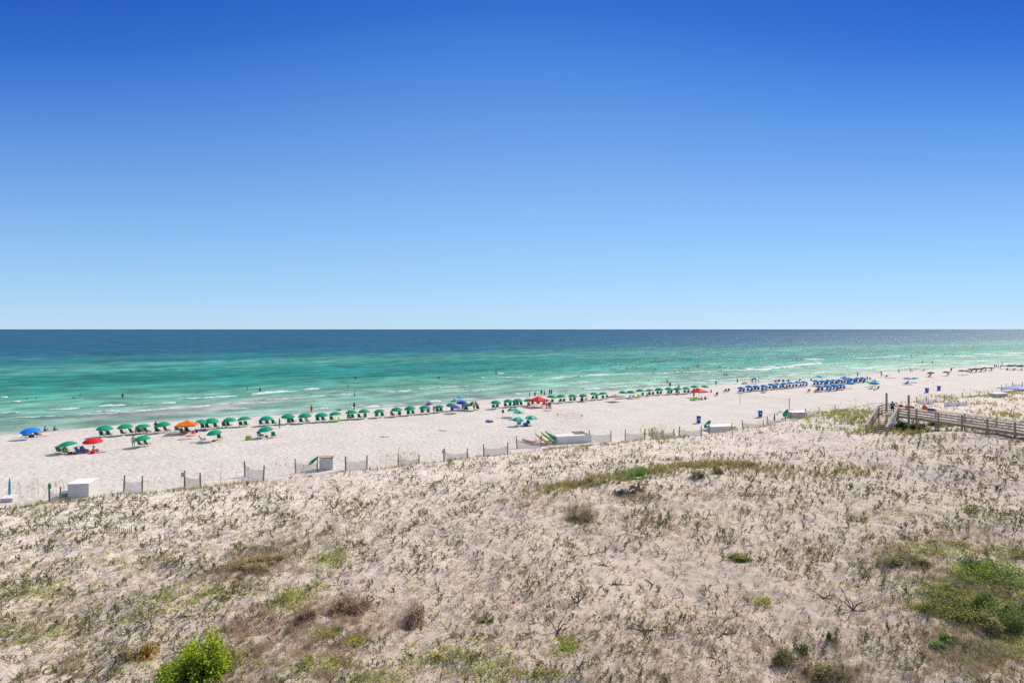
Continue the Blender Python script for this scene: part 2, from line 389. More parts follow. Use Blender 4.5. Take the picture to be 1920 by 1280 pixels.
    Lk(b2.outputs['Normal'], gl.inputs['Normal']); Lk(b2.outputs['Normal'], g2.inputs['Normal']); Lk(b1.outputs['Normal'], df.inputs['Normal']); nt.nodes.remove(b)
    return m
me = np_mesh('sea', Vw[us], rm[Fw], water_mat(), None, True)
d_ = me.attributes.new('depth', 'FLOAT', 'POINT'); d_.data.foreach_set('value', (np.log10(1 + np.maximum(sw.reshape(-1)[us], 0) / 10) / 2.4).astype(np.float32))
bar = np.zeros_like(XW)
for (px, py, rx, ry) in [(330, 769, 110, 9), (430, 758, 90, 6), (230, 777, 70, 5), (520, 747, 60, 4)]:
    x, y = pix(px, py, 0); x1, y1 = pix(px, py - ry, 0)
    du = ((XW - x) * UX + (YW - y) * UY) / (rx / F * y * 1.1); dv = ((XW - x) * VX + (YW - y) * VY) / (abs(y1 - y))
    bar = np.maximum(bar, np.exp(-(du ** 2 + dv ** 2) ** 1.3))
d_ = me.attributes.new('bar', 'FLOAT', 'POINT'); d_.data.foreach_set('value', bar.reshape(-1)[us].astype(np.float32))
struct(link('water', me))

# breakers: low jagged ridges of white water
FOAM = [(86, 769.5, 150, 765.5, 2.0), (185, 762, 236, 759, 2.4), (0, 775, 37, 774, 2), (299, 756, 330, 755, 1.6), (332, 748.5, 380, 746.5, 2), (401, 744.5, 444, 743, 2),
        (171, 773, 227, 770.5, 1), (252, 771.5, 285, 768.8, 1.2), (285, 768.8, 360, 763, .8), (394, 759.5, 478, 755.5, 1.1), (472, 738.7, 542, 733, 1.9), (570, 730.5, 600, 728.7, 1.8),
        (580, 743, 610, 742, 1.3), (495, 750.5, 544, 747.5, 1), (705, 733.8, 740, 734.5, 1.8), (745, 733.8, 772, 732.5, 2), (782, 729, 793, 729, 1), (899, 709, 915, 709, 1.2),
        (805, 753, 826, 751.7, 2.6), (680, 763, 712, 762, 2), (650, 765, 667, 764, 1.6), (597, 767, 615, 766, 1.3), (1046, 706.5, 1062, 706, 1), (1076, 706, 1093, 706, 1.5),
        (1094, 704.6, 1154, 702, 1.6), (990, 706, 999, 706, 1), (1008, 711.5, 1016, 711.5, 1), (1096, 730, 1127, 728.5, 1.6), (934, 700.6, 945, 700.6, 1), (962, 738.5, 976, 738, 1.5),
        (1265, 698.3, 1285, 698, 1), (1200, 722, 1221, 722, 1), (1354, 695, 1408, 693.8, 1.3), (1408, 693.8, 1437, 690, 2.2), (1437, 690, 1485, 686, 1.8), (1485, 686, 1542, 679.6, 1.4),
        (1508, 673.7, 1544, 673.3, 1.2), (1562, 670, 1600, 672, 1.6), (1321, 713.3, 1350, 713, 1), (1689, 667, 1700, 668, 1.4), (1719, 668, 1775, 668.4, .7), (1775, 668.4, 1830, 667.4, .8),
        (1830, 667.4, 1920, 665.6, .9), (1826, 664, 1870, 663.4, .7), (1880, 663, 1935, 661.5, .8), (1600, 671, 1640, 671, .8), (1250, 720.5, 1262, 720.5, 1), (1288, 718.5, 1322, 718, 1),
        (1260, 700, 1225, 701, .6), (1380, 702, 1392, 702, .7), (560, 733.2, 470, 741, .5), (0, 786, 120, 781, .5), (140, 779, 250, 774, .6), (360, 764, 395, 760.5, .7), (478, 756, 500, 755, .6), (236, 759, 299, 757, .4), (380, 747, 401, 745, .5),
        (610, 742.3, 680, 739, .4), (667, 763, 682, 762.5, .8), (712, 762.3, 760, 759, .7), (826, 751.7, 900, 748, .6), (600, 729, 700, 733, .35), (793, 729, 880, 724, .4), (915, 709, 990, 706.5, .4), (1016, 711, 1076, 706.5, .5),
        (1154, 702, 1225, 699.5, .5), (1127, 728.5, 1200, 722.5, .5), (976, 738, 1046, 733, .5), (1221, 722, 1288, 718.8, .5), (1350, 713, 1420, 708, .6), (1440, 706, 1500, 702, .5), (1285, 698, 1354, 695.3, .5), (1060, 720, 1110, 717, .4), (860, 735, 930, 731, .4), (400, 770, 470, 766, .5),
        (1520, 700, 1570, 697, .5), (1600, 692, 1660, 688, .6), (1700, 684, 1760, 682, .5), (1640, 671, 1689, 667.5, .6), (1800, 678, 1870, 676, .5)]
vs = []; fs = []
def ribbon(P, wid, hgt, seed):
    n = len(P); k = len(vs)
    prof = [(-1, 0), (-.5, .75), (0, 1), (.45, .7), (1, 0)]
    for i, p in enumerate(P):
        e = math.sin(PI * min(max((i + .5) / n, 0), 1)) ** .5
        for j, (a, h) in enumerate(prof):
            w = wid * e * (.35 + 1.3 * float(vnoise(np.array([i * .45 + seed]), np.array([j * .9 + seed * 3.1]))[0]))
            vs.append((p[0] + VX * a * w, p[1] + VY * a * w, hgt * h * e * (.5 + random.random()) + .03))
    for i in range(n - 1):
        for j in range(4):
            q = k + i * 5 + j; fs.append((q, q + 5, q + 6, q + 1))
for q, (x0, y0, x1, y1, th) in enumerate(FOAM):
    a = pix(x0, y0, 0); b = pix(x1, y1, 0); L = math.hypot(b[0] - a[0], b[1] - a[1]); n = max(8, int(L / .5))
    ym = (y0 + y1) / 2; dep = ZC * F / (ym - HZ) ** 2 * th * .5
    bend = (random.random() - .5) * .04 * L
    for rep in range(2):
        P = []
        for i in range(n):
            t = i / (n - 1); w = bend * math.sin(PI * t) + (vnoise(np.array([t * L * .12 + q * 9]), np.array([rep * 5.0]))[0] - .5) * dep * 1.2 + rep * dep * .9
            P.append((a[0] + (b[0] - a[0]) * t + VX * w, a[1] + (b[1] - a[1]) * t + VY * w))
        if rep: P = P[int(n * .15):int(n * .7)]
        if len(P) > 4: ribbon(P, dep * (.75 if rep == 0 else .45), .28 if rep == 0 else .12, q * 3.7 + rep)
# the thin run-up of foam along the sand
uu = np.arange(SHORE[0][0] - 4, SHORE[0][-1], .8)
for seg in range(0, len(uu) - 60, 55):
    if seg // 55 % 3 == 1 and seg < 200: continue
    P = []
    for u in uu[seg:seg + 50]:
        v = float(np.interp(u, SHORE[0], SHORE[1])) + .2 + (vnoise(np.array([u * .12]), np.array([3.]))[0]) * 1.6
        P.append((u * UX + v * VX, u * UY + v * VY))
    ribbon(P, .42, .05, seg * .37)
me = bpy.data.meshes.new('surf_foam'); me.from_pydata(vs, [], fs); me.update(); me.materials.append(mat('sea_foam', (.66, .70, .70), .8, .35, 1.2)); me.polygons.foreach_set('use_smooth', [True] * len(fs))
tag(link('surf_foam', me), 'white foam of small waves breaking along the shallow water', 'sea foam', kind='stuff')
# ------------------------------------------------------------------ dune plants
# templates: (verts (n,3), tris (k,3), colour (n,3)), about one unit tall
def t_strip(pts, wid, axis):
    """a flat tapering strip along pts"""
    pts = np.array(pts, float); ax = np.array(axis, float); n = len(pts)
    w = np.array(wid, float)[:, None] * ax[None, :]
    v = np.empty((2 * n, 3)); v[0::2] = pts - w; v[1::2] = pts + w
    f = []
    for i in range(n - 1):
        a = 2 * i; f += [(a, a + 1, a + 3), (a, a + 3, a + 2)]
    return v, np.array(f)
class TB:
    def __init__(s): s.v = []; s.f = []; s.c = []; s.n = 0
    def add(s, v, f, c):
        s.v.append(np.asarray(v, float)); s.f.append(np.asarray(f) + s.n); s.n += len(v); s.c.append(np.tile(np.array(c, float), (len(v), 1))); return s
    def stick(s, pts, r0, r1, c):
        pts = np.array(pts, float); n = len(pts); rr = np.linspace(r0, r1, n)
        ang = np.array([0, 2.1, 4.2]); v = []
        for i in range(n):
            d = pts[min(i + 1, n - 1)] - pts[max(i - 1, 0)]; d = d / (np.linalg.norm(d) + 1e-9)
            a = np.cross(d, [0.3, .2, 1.0] if abs(d[2]) < .9 else [1, 0, 0]); a /= np.linalg.norm(a); b = np.cross(d, a)
            v.append(pts[i] + rr[i] * (np.cos(ang)[:, None] * a + np.sin(ang)[:, None] * b))
        f = []
        for i in range(n - 1):
            for k in range(3):
                p = i * 3 + k; q = i * 3 + (k + 1) % 3; f += [(p, q, q + 3), (p, q + 3, p + 3)]
        return s.add(np.concatenate(v), f, c)
    def leaf(s, p, d, L, w, c, up=(0, 0, 1)):
        p = np.array(p, float); d = np.array(d, float); d /= np.linalg.norm(d)
        a = np.cross(d, up); a = a / (np.linalg.norm(a) + 1e-6)
        m = p + d * L * .55
        v = [p, m - a * w, m + a * w, p + d * L]
        return s.add(v, [(0, 1, 2), (1, 3, 2)], c)
    def done(s): return np.concatenate(s.v), np.concatenate(s.f), np.concatenate(s.c)
def rnd(a, b): return a + (b - a) * random.random()
def jit(c, k=.2):
    q = 1 + rnd(-k, k); return [max(.005, x * q * (1 + rnd(-.08, .08))) for x in c]
GREEN = (.16, .20, .06); OLIVE = (.31, .28, .11); LIME = (.42, .48, .07); BARK = (.19, .135, .10); GREY = (.30, .25, .20); DRY = (.42, .33, .22); STRAW = (.55, .46, .26); DARK = (.11, .135, .055)
def curve_pts(h, lean, bend, n=4):
    a = rnd(0, 2 * PI); P = []
    for i in range(n + 1):
        t = i / n; r = lean * t + bend * t * t
        P.append((math.cos(a) * r, math.sin(a) * r, h * t)); a += rnd(-.25, .25)
    return P
def tpl_sprig(leafy, cl):
    b = TB()
    for k in range(random.choice([1, 1, 2, 3])):
        P = curve_pts(rnd(.45, .95), rnd(.05, .5), rnd(-.2, .35)); o = (rnd(-.15, .15), rnd(-.15, .15), -.05)
        P = [(p[0] + o[0], p[1] + o[1], p[2] + o[2]) for p in P]
        b.stick(P, .035, .02, jit(BARK, .3))
        if leafy:
            for j in range(random.choice([8, 10, 13])):
                t = rnd(.35, 1.0); i = min(int(t * 4), 3); q = t * 4 - i; p = [P[i][m] * (1 - q) + P[i + 1][m] * q for m in range(3)]
                a = rnd(0, 2 * PI); b.leaf(p, (math.cos(a), math.sin(a), rnd(.5, 1.6)), rnd(.22, .40), rnd(.045, .085), jit(cl, .35))
    return b.done()
def tpl_twig():
    b = TB(); n = 5; a = rnd(0, 2 * PI); P = [(0, 0, .02)]; h = .02
    for i in range(n):
        a += rnd(-.7, .7); h += rnd(-.06, .12); P.append((P[-1][0] + math.cos(a) * .22, P[-1][1] + math.sin(a) * .22, max(.01, h)))
    b.stick(P, .028, .012, jit(BARK, .3))
    for k in range(random.choice([0, 1, 2])):
        i = random.randint(1, 3); a2 = a + rnd(.6, 1.6) * random.choice((-1, 1)); p = P[i]
        b.stick([p, (p[0] + math.cos(a2) * .2, p[1] + math.sin(a2) * .2, p[2] + rnd(.02, .2)), (p[0] + math.cos(a2 + .4) * .4, p[1] + math.sin(a2 + .4) * .4, p[2] + rnd(.02, .3))], .02, .008, jit(BARK, .3))
    return b.done()
def tpl_tuft(cl, n=16, h0=.5, h1=1.0, spread=.5, w=.014):
    b = TB()
    for k in range(n):
        a = rnd(0, 2 * PI); r = rnd(.05, 1) * spread; h = rnd(h0, h1); o = (rnd(-.12, .12), rnd(-.12, .12), -.04)
        P = [(o[0] + math.cos(a) * r * t ** 1.7, o[1] + math.sin(a) * r * t ** 1.7, o[2] + h * (t - .25 * t * t * r)) for t in (0, .35, .7, 1)]
        v, f = t_strip(P, [w, w, w * .7, w * .15], (-math.sin(a), math.cos(a), 0)); b.add(v, f, jit(cl, .35))
    return b.done()
def tpl_wisp(cl):
    """fine twiggy dead brush"""
    b = TB()
    for k in range(16):
        a = rnd(0, 2 * PI); r = rnd(.1, .75); h = rnd(.15, .75); o = (rnd(-.3, .3), rnd(-.3, .3), -.03)
        m = (o[0] + math.cos(a) * r * .45 + rnd(-.06, .06), o[1] + math.sin(a) * r * .45 + rnd(-.06, .06), h * .6)
        e = (o[0] + math.cos(a) * r, o[1] + math.sin(a) * r, h)
        v, f = t_strip([o, m, e], [.012, .010, .004], (-math.sin(a), math.cos(a), 0)); b.add(v, f, jit(cl, .4))
        for q in range(2):
            v, f = t_strip([m, (m[0] + rnd(-.2, .2), m[1] + rnd(-.2, .2), m[2] + rnd(.02, .2))], [.008, .003], (.7, .7, .2)); b.add(v, f, jit(cl, .4))
    return b.done()
def tpl_creeper(cl):
    b = TB()
    for k in range(14):
        p = (rnd(-.5, .5), rnd(-.5, .5), rnd(.01, .12)); a = rnd(0, 2 * PI); b.leaf(p, (math.cos(a), math.sin(a), rnd(.1, .9)), rnd(.10, .2), rnd(.04, .08), jit(cl, .3))
    return b.done()
def tpl_oat():
    b = TB()
    for k in range(random.choice([1, 2])):
        P = curve_pts(1.0, rnd(.02, .18), rnd(.02, .22), 5); v, f = t_strip(P, [.007] * 6, (.7, .7, 0)); b.add(v, f, jit(STRAW))
        p = P[-1]; d = np.array(P[-1]) - np.array(P[0]); a = math.atan2(d[1], d[0])
        for j in range(6): b.leaf((p[0] + math.cos(a) * .02 * j, p[1] + math.sin(a) * .02 * j, p[2] - .012 * j * j * .3 - .01), (math.cos(a) + rnd(-.5, .5), math.sin(a) + rnd(-.5, .5), rnd(-.9, .1)), .11, .02, jit((.45, .33, .19)))
    return b.done()
def tpl_litter():
    b = TB()
    for k in range(10):
        a = rnd(0, 2 * PI); b.leaf((rnd(-.5, .5), rnd(-.5, .5), rnd(.01, .03)), (math.cos(a), math.sin(a), rnd(-.1, .3)), rnd(.08, .2), rnd(.012, .04), jit(random.choice([BARK, DRY, GREY]), .3))
    return b.done()
def scatter(name, label, cat, tpls, pts, sizes, tilt=.15, lift=0.0, parent=None, mat_=None):
    """merge many transformed copies of the templates into one mesh"""
    pts = np.asarray(pts); n = len(pts)
    if n == 0: return None
    which = rng.integers(0, len(tpls), n); VV = []; FF = []; CC = []; o = 0
    for k, (v, f, c) in enumerate(tpls):
        idx = np.where(which == k)[0]
        if len(idx) == 0: continue
        m = len(idx); a = rng.random(m) * 2 * PI; ca, sa = np.cos(a), np.sin(a); s = np.asarray(sizes)[idx]
        x = v[None, :, 0] * ca[:, None] - v[None, :, 1] * sa[:, None]; y = v[None, :, 0] * sa[:, None] + v[None, :, 1] * ca[:, None]; z = np.repeat(v[None, :, 2], m, 0)
        x = x + z * rng.normal(0, tilt, (m, 1)); y = y + z * rng.normal(0, tilt, (m, 1))
        P = np.stack([x, y, z], -1) * s[:, None, None] + pts[idx][:, None, :]
        VV.append(P.reshape(-1, 3)); FF.append((f[None] + (np.arange(m) * len(v))[:, None, None] + o).reshape(-1, 3)); o += m * len(v)
        tint = 1 + rng.normal(0, .16, (m, 1, 1)); hue = 1 + rng.normal(0, .07, (m, 1, 3))
        CC.append(np.clip(c[None] * tint * hue, .004, .9).reshape(-1, 3))
    me = np_mesh(name, np.concatenate(VV), np.concatenate(FF), mat_ or LEAF, np.concatenate(CC))
    ob = link(name, me, parent)
    if parent is None: tag(ob, label, cat, kind='stuff')
    return ob
def sample_world(n, ymin=20, ymax=150, amin=-1.4, amax=1.5):
    """points spread evenly over the dune, thinning with distance as single plants stop showing"""
    y = ymin * (ymax / ymin) ** rng.random(n); a = rng.uniform(amin, amax, n); x = a * y
    return x, y
def dune_pts(n, dens, tmin=1.5, ymin=20, ymax=150, lift=0):
    x, y = sample_world(n, ymin, ymax); s, t = st(x, y)
    d = dens(x, y, t); ok = (rng.random(n) < d) & (t > tmin)
    x, y = x[ok], y[ok]
    return np.stack([x, y, height(x, y) + lift], -1)
def blob(px, py, rx, ry, n):
    """n gaussian points round a pixel of the photograph, laid on the ground"""
    p = at(px, py); q = at(px, py - ry); r = at(px, py + ry); wy = abs(q.y - r.y) / 2 + .1; wx = rx / F * p.y
    x = p.x + rng.normal(0, .55, n) * wx; y = p.y + rng.normal(0, .55, n) * wy
    return np.stack([x, y, height(x, y)], -1)
def patch(x, y, k=.12, lo=.35, hi=.65, o=0): return smooth((fbm(x * k + o, y * k + o * .7, 3) - lo) / (hi - lo))
def inv(x, y): return 960 + F * x / y          # photo column of a ground point
# bare and bushy zones seen in the photograph
BARE = [(1230, 1075, 190, 55, .85), (1330, 850, 170, 12, .8), (60, 940, 120, 20, .5), (760, 1160, 60, 40, .6), (1480, 840, 150, 14, .5), (1540, 1130, 130, 45, .45), (350, 1175, 60, 22, .5), (130, 1040, 130, 14, .5), (700, 895, 150, 10, .4), (1100, 1180, 120, 40, .4)]
_b = []
for (px, py, rx, ry, k) in BARE:
    p = at(px, py); q = at(px, py - ry); _b.append((p.x, p.y, rx / F * p.y, abs(q.y - p.y), k))
def bare(x, y):
    r = np.ones_like(x)
    for (cx, cy, wx, wy, k) in _b: r = r * (1 - k * np.exp(-(((x - cx) / wx) ** 2 + ((y - cy) / wy) ** 2)))
    return r
T_sprig = [tpl_sprig(True, random.choice([OLIVE, GREEN, DARK, GREEN, OLIVE, (.30, .24, .12)])) for _ in range(16)]
T_dead = [tpl_sprig(False, BARK) for _ in range(7)]
T_twig = [tpl_twig() for _ in range(8)]
T_lit = [tpl_litter() for _ in range(6)]
T_wispb = [tpl_wisp((.46, .32, .22)) for _ in range(5)]
T_wispg = [tpl_wisp((.44, .36, .23)) for _ in range(5)]
T_grass = [tpl_tuft((.42, .38, .15), 18, .4, 1, .55) for _ in range(6)]
T_green = [tpl_tuft((.42, .41, .12), 22, .5, 1, .5) for _ in range(5)]
T_creep = [tpl_creeper(LIME) for _ in range(6)]
T_oat = [tpl_oat() for _ in range(8)]
def sz(n, a, b): return rng.uniform(a, b, n)
def near(p): return np.clip(p[:, 1] / 38, .72, 1.12)        # the plants of the back dune are smaller
p = dune_pts(108000, lambda x, y, t: .72 * bare(x, y) * (.18 + .82 * patch(x, y, .55, .38, .58)) * (.4 + .6 * patch(x, y, .11, .35, .55, 5)) * smooth((t - 2) / 5))
scatter('ground_cover', 'small woody green plants dotted all over the white dune', 'dune plants', T_sprig, p, (.14 + .36 * rng.random(len(p)) ** 2.1) * near(p) * 1.05, .35)
p = dune_pts(20000, lambda x, y, t: .7 * bare(x, y) * (.3 + .7 * patch(x, y, .25, .3, .6, 7)) * smooth((t - 2) / 5))
scatter('dead_stems', 'leafless dark stems sticking up from the dune sand', 'dead stems', T_dead, p, sz(len(p), .16, .38) * near(p), .6)
p = dune_pts(42000, lambda x, y, t: .75 * bare(x, y) * (.15 + .85 * patch(x, y, .35, .4, .6, 13)), ymax=80)
scatter('fallen_twigs', 'curved brown twigs lying scattered on the dune sand', 'twigs', T_twig, p, sz(len(p), .14, .46) * near(p), .05)
p = dune_pts(17000, lambda x, y, t: .8 * bare(x, y) * (.3 + .7 * patch(x, y, .3, .35, .6, 3)), ymax=75)
scatter('leaf_litter', 'dry brown leaf litter on the dune sand', 'leaf litter', T_lit, p, sz(len(p), .3, .75), .0)
p = dune_pts(22000, lambda x, y, t: .8 * bare(x, y) * patch(x, y, .16, .46, .62, 21) + .02, ymax=110)
lowp = dune_pts(56000, lambda x, y, t: .75 * bare(x, y) * (.2 + .8 * patch(x, y, .22, .38, .6, 51)) * np.where(inv(x, y) < 1100, 1, .6), ymax=120)
L = [p]
for a in [(490, 1050, 85, 34, 300), (560, 1020, 90, 20, 110), (440, 1075, 60, 20, 90), (1090, 965, 40, 22, 240), (1190, 935, 60, 10, 200), (1700, 1045, 60, 26, 160), (1780, 1000, 150, 22, 150), (1840, 1215, 90, 40, 300), (1840, 1120, 110, 55, 420),
          (1560, 1270, 60, 20, 120), (1240, 980, 80, 24, 150), (1000, 940, 80, 20, 180), (1420, 880, 60, 14, 150), (1330, 930, 80, 16, 120), (130, 1250, 60, 25, 60), (50, 1180, 60, 25, 40)]: L.append(blob(*a))
p = np.concatenate(L)
scatter('dry_grass', 'wispy beige dead grass in loose patches on the dune', 'dry grass', T_wispg, p, sz(len(p), .22, .55), .2)
L = [blob(*a) for a in [(655, 1140, 45, 30, 100), (575, 1150, 24, 24, 50), (770, 1160, 30, 36, 60), (540, 1200, 110, 50, 170), (620, 1220, 60, 40, 80), (470, 1160, 90, 30, 90), (700, 1175, 60, 30, 50), (500, 1080, 110, 25, 60)]]
p = np.concatenate(L)
scatter('brown_brush', 'reddish brown dead brush lying low across the near dune', 'dead brush', T_wispb, p, sz(len(p), .25, .55), .2)
L = [dune_pts(5000, lambda x, y, t: .6 * bare(x, y) * patch(x, y, .22, .5, .68, 31) * (inv(x, y) < 1050), ymax=60)]
for a in [(620, 1050, 36, 18, 120), (60, 1110, 90, 30, 160), (230, 1050, 130, 30, 110), (610, 1245, 60, 18, 70), (800, 1230, 90, 25, 60), (700, 1270, 80, 12, 50), (300, 1130, 90, 30, 120), (400, 1110, 70, 20, 70), (350, 1250, 120, 18, 60),
          (1070, 1210, 26, 16, 60), (1000, 1265, 60, 10, 40), (1770, 1030, 130, 16, 170), (1840, 1120, 110, 50, 420), (1870, 1180, 60, 30, 160), (1860, 960, 80, 12, 50), (1690, 965, 70, 14, 60), (570, 1110, 60, 16, 90), (1860, 1225, 80, 20, 70), (1725, 1140, 16, 8, 30), (60, 1190, 100, 30, 120),
          (1430, 1128, 12, 6, 25), (1600, 885, 50, 6, 60), (900, 1240, 60, 30, 70), (420, 1235, 40, 20, 60), (540, 1130, 30, 16, 50), (620, 1185, 25, 10, 60), (665, 1200, 25, 8, 50)]: L.append(blob(*a))
p = np.concatenate(L)
scatter('creeping_vines', 'yellow green creeping plants spreading in patches on the sand', 'creeper', T_creep, p, sz(len(p), .3, .75), .1)
scatter('low_grass', 'short fine olive tan grass growing thinly over the dune', 'low grass', [tpl_tuft(random.choice([(.34, .29, .13), (.42, .34, .18), (.25, .25, .09), (.36, .27, .16)]), 9, .3, .8, .7, .022) for _ in range(9)], lowp, sz(len(lowp), .13, .36), .3)
# marram and sea oats
L = []
ug = np.linspace(_fu[0, 0] - 6, _fu[-1, 0] + 8, 2600)
def band(n, dv0, dv1, k, o, thr):
    u = rng.uniform(_fu[0, 0] - 8, _fu[-1, 0] + 8, n); ok = fbm(u * k + o, u * 0 + o, 3) > thr; u = u[ok]
    v = ext(u, TOE) - rng.uniform(dv0, dv1, len(u)); x = u * UX + v * VX; y = u * UY + v * VY
    return np.stack([x, y, height(x, y)], -1)
L.append(band(1500, 2.0, 5.5, .12, 3.3, .44)); L.append(band(700, 3.2, 7.5, .2, 8.1, .47))
for a in [(1090, 908, 50, 7, 220), (1150, 896, 50, 6, 260), (1220, 884, 60, 6, 320), (1300, 874, 60, 5, 320), (1370, 871, 50, 6, 240), (1030, 917, 50, 8, 140), (1440, 880, 40, 8, 60), (1500, 890, 90, 12, 110), (1600, 880, 60, 8, 60),
          (1280, 845, 60, 4, 30), (1190, 850, 20, 14, 40), (90, 960, 40, 12, 45), (1070, 840, 60, 6, 60), (1000, 862, 40, 8, 40)]: L.append(blob(*a))
p = np.concatenate(L)
scatter('dune_grass', 'olive tufts of dune grass along the dune edge and ridge', 'dune grass', T_grass, p, sz(len(p), .3, .7), .15)
L = []
for a in [(1605, 788, 40, 12, 330), (1550, 779, 40, 5, 150), (1590, 773, 60, 3, 260), (1640, 778, 14, 8, 90), (1490, 776, 24, 4, 60), (1520, 800, 22, 4, 30), (1620, 809, 30, 3, 60), (1700, 812, 40, 3, 60), (1780, 796, 60, 4, 120), (1850, 805, 60, 4, 60),
          (1850, 742, 50, 5, 240), (1900, 738, 30, 5, 160), (1790, 748, 22, 3, 120), (1820, 757, 40, 5, 80), (1900, 780, 60, 5, 120), (1235, 818, 28, 7, 130), (1660, 805, 24, 5, 120)]: L.append(blob(*a))
p = np.concatenate(L)
scatter('tall_grass', 'taller green grass on the seaward dune by the boardwalk', 'tall grass', T_green, p, sz(len(p), .3, .8), .18)
L = [band(420, -.6, 4.5, .1, 13.1, .40)]
for a in [(60, 935, 60, 6, 26), (400, 905, 60, 8, 16), (520, 895, 40, 8, 14), (770, 875, 50, 6, 22), (740, 872, 30, 5, 12), (970, 840, 40, 5, 12), (1040, 820, 40, 6, 10), (1240, 815, 40, 5, 26), (1550, 775, 60, 6, 30), (1610, 775, 60, 4, 26)]: L.append(blob(*a))
p = np.concatenate(L)
scatter('sea_oats', 'tall thin sea oats with drooping seed heads by the sand fence', 'sea oats', T_oat, p, sz(len(p), .9, 1.9), .08)

# --- plants that stand out on their own
def shrub(px, py, wx, wy, h, name, label, cols, n, cat='shrub', leaf=(.05, .11), stems=14, group=None, dens=1.0, fine=False):
    p = at(px, py); root = empty(name, p, 0, label, cat, group); b = TB()
    W2, D2 = wx / 2, wy / 2
    lob = [(rnd(-.75, .75), rnd(-.75, .75), rnd(.2, .45), rnd(.4, 1) * (1 if k_ % 3 else .6)) for k_ in range(9 if n < 1500 else 17)]
    N = 0; tr = 0
    while N < n and tr < n * 12:
        tr += 1
        l = random.choice(lob); th = rnd(0, 2 * PI); ph = math.asin(rnd(0, 1)); rr = rnd(.55, 1.03) * l[2]
        x = l[0] + rr * math.cos(ph) * math.cos(th); y = l[1] + rr * math.cos(ph) * math.sin(th); z = (rr * math.sin(ph) / l[2]) * l[3]
        if x * x + y * y > 1.25: continue
        if random.random() > .05 + 1.5 * (float(vnoise(np.array([x * 4.3 + px]), np.array([y * 4.3 + z * 4]))[0]) - .2): continue
        if random.random() < .06: z *= rnd(1.0, 1.3); x *= rnd(1, 1.15); y *= rnd(1, 1.15)
        X, Y = x * W2, y * D2; g = hz(p.x + X, p.y + Y) - p.z if N % 6 == 0 or tr < 3 else g_last; g_last = g
        a = rnd(0, 2 * PI); L_ = rnd(*leaf)
        b.leaf((X, Y, g + z * h), (math.cos(a), math.sin(a), rnd(-.1, 1.3)), L_, L_ * (.33 if not fine else .1), jit([q * 1.5 for q in random.choice(cols)], .3)); N += 1
    v, f, c = b.done(); link('foliage', np_mesh('foliage', v, f, LEAF, c), root)
    b = TB()
    for k in range(stems):
        l = random.choice(lob); x, y, z = l[0] * W2, l[1] * D2, l[3] * h * .8; b.stick([(x * .2, y * .2, -.06), (x * .6 + rnd(-.1, .1), y * .6, z * .5), (x, y, z)], .02, .008, jit(BARK)); b.stick([(x * .6, y * .6, z * .5), (x * .9 + rnd(-.2, .2), y * .9 + rnd(-.2, .2), z * rnd(.9, 1.35))], .012, .005, jit((.38, .29, .18)))
    v, f, c = b.done(); link('stems', np_mesh('stems', v, f, LEAF, c), root)
    return root
G1 = [(.29, .37, .025), (.20, .29, .02), (.35, .39, .035), (.08, .14, .012), (.40, .39, .07)]
shrub(361, 1276, 2.75, 2.9, 2.1, 'green_shrub', 'large bright lime green leafy shrub at the lower left edge', G1, 17000, leaf=(.05, .14), stems=40)
shrub(396, 1212, 1.0, .7, .6, 'green_shrub', 'small loose green shrub touching the top of the lime green shrub', [(.14, .2, .04), (.2, .27, .05)], 700, leaf=(.05, .09))
shrub(272, 1232, 1.4, 1.1, .95, 'orange_shrub', 'little orange and yellow leaved bush left of the lime green shrub', [(.55, .27, .03), (.5, .36, .05), (.42, .22, .03), (.2, .24, .05)], 1100, leaf=(.05, .09))
shrub(238, 1236, 1.4, 1.1, .75, 'grey_bush', 'small grey green twiggy bush left of the orange leaved bush', [(.16, .15, .09), (.14, .2, .06), (.13, .1, .08)], 650, leaf=(.05, .09))
shrub(1380, 1050, 2.0, .9, .42, 'green_shrub', 'low elongated green shrub alone on the open sand, right of centre', [(.12, .19, .04), (.2, .24, .06), (.3, .3, .08)], 1700)
shrub(1316, 893, 2.5, 1.8, 1.0, 'dark_shrub', 'round dark green shrub on the grassy ridge right of the palmetto', [(.10, .135, .035), (.16, .17, .05), (.07, .09, .03)], 2200)
shrub(1345, 888, 1.5, 1.2, .7, 'dead_shrub', 'dark brown dead shrub right beside the round shrub on the ridge', [(.11, .08, .06), (.13, .10, .06)], 900, fine=True, leaf=(.1, .25))
shrub(1090, 972, 2.2, 1.6, .7, 'grey_bush', 'dome of grey brown brush below the grassy ridge, left of the palmetto', [(.22, .18, .12), (.25, .22, .13), (.16, .14, .09)], 1500, fine=True, leaf=(.12, .28))
shrub(1690, 1055, 3.4, 2.0, .6, 'olive_shrub', 'grey olive mounded shrub left of the large green thicket', [(.2, .21, .10), (.24, .2, .12), (.26, .3, .08)], 2600)
G2 = [(.15, .19, .05), (.23, .25, .06), (.33, .34, .06), (.08, .11, .03), (.28, .24, .09)]
shrub(1822, 1135, 5.2, 3.4, 1.2, 'olive_shrub', 'broad olive green shrub at the left front of the thicket by the right edge', G2, 6000)
shrub(1888, 1095, 5.0, 3.6, 1.25, 'green_shrub', 'tall yellow green shrub in the thicket at the right edge', [(.28, .33, .05), (.17, .24, .04), (.1, .16, .035)], 5000)
shrub(1905, 1160, 3.2, 2.4, 1.1, 'dark_shrub', 'dark green shrub, lowest of the thicket at the right edge', [(.055, .1, .03), (.1, .16, .04), (.2, .24, .06)], 4200)
shrub(1828, 1060, 2.4, 1.4, .8, 'dark_shrub', 'small dark green shrub at the top left of the thicket', [(.05, .11, .035), (.09, .16, .045)], 1800)
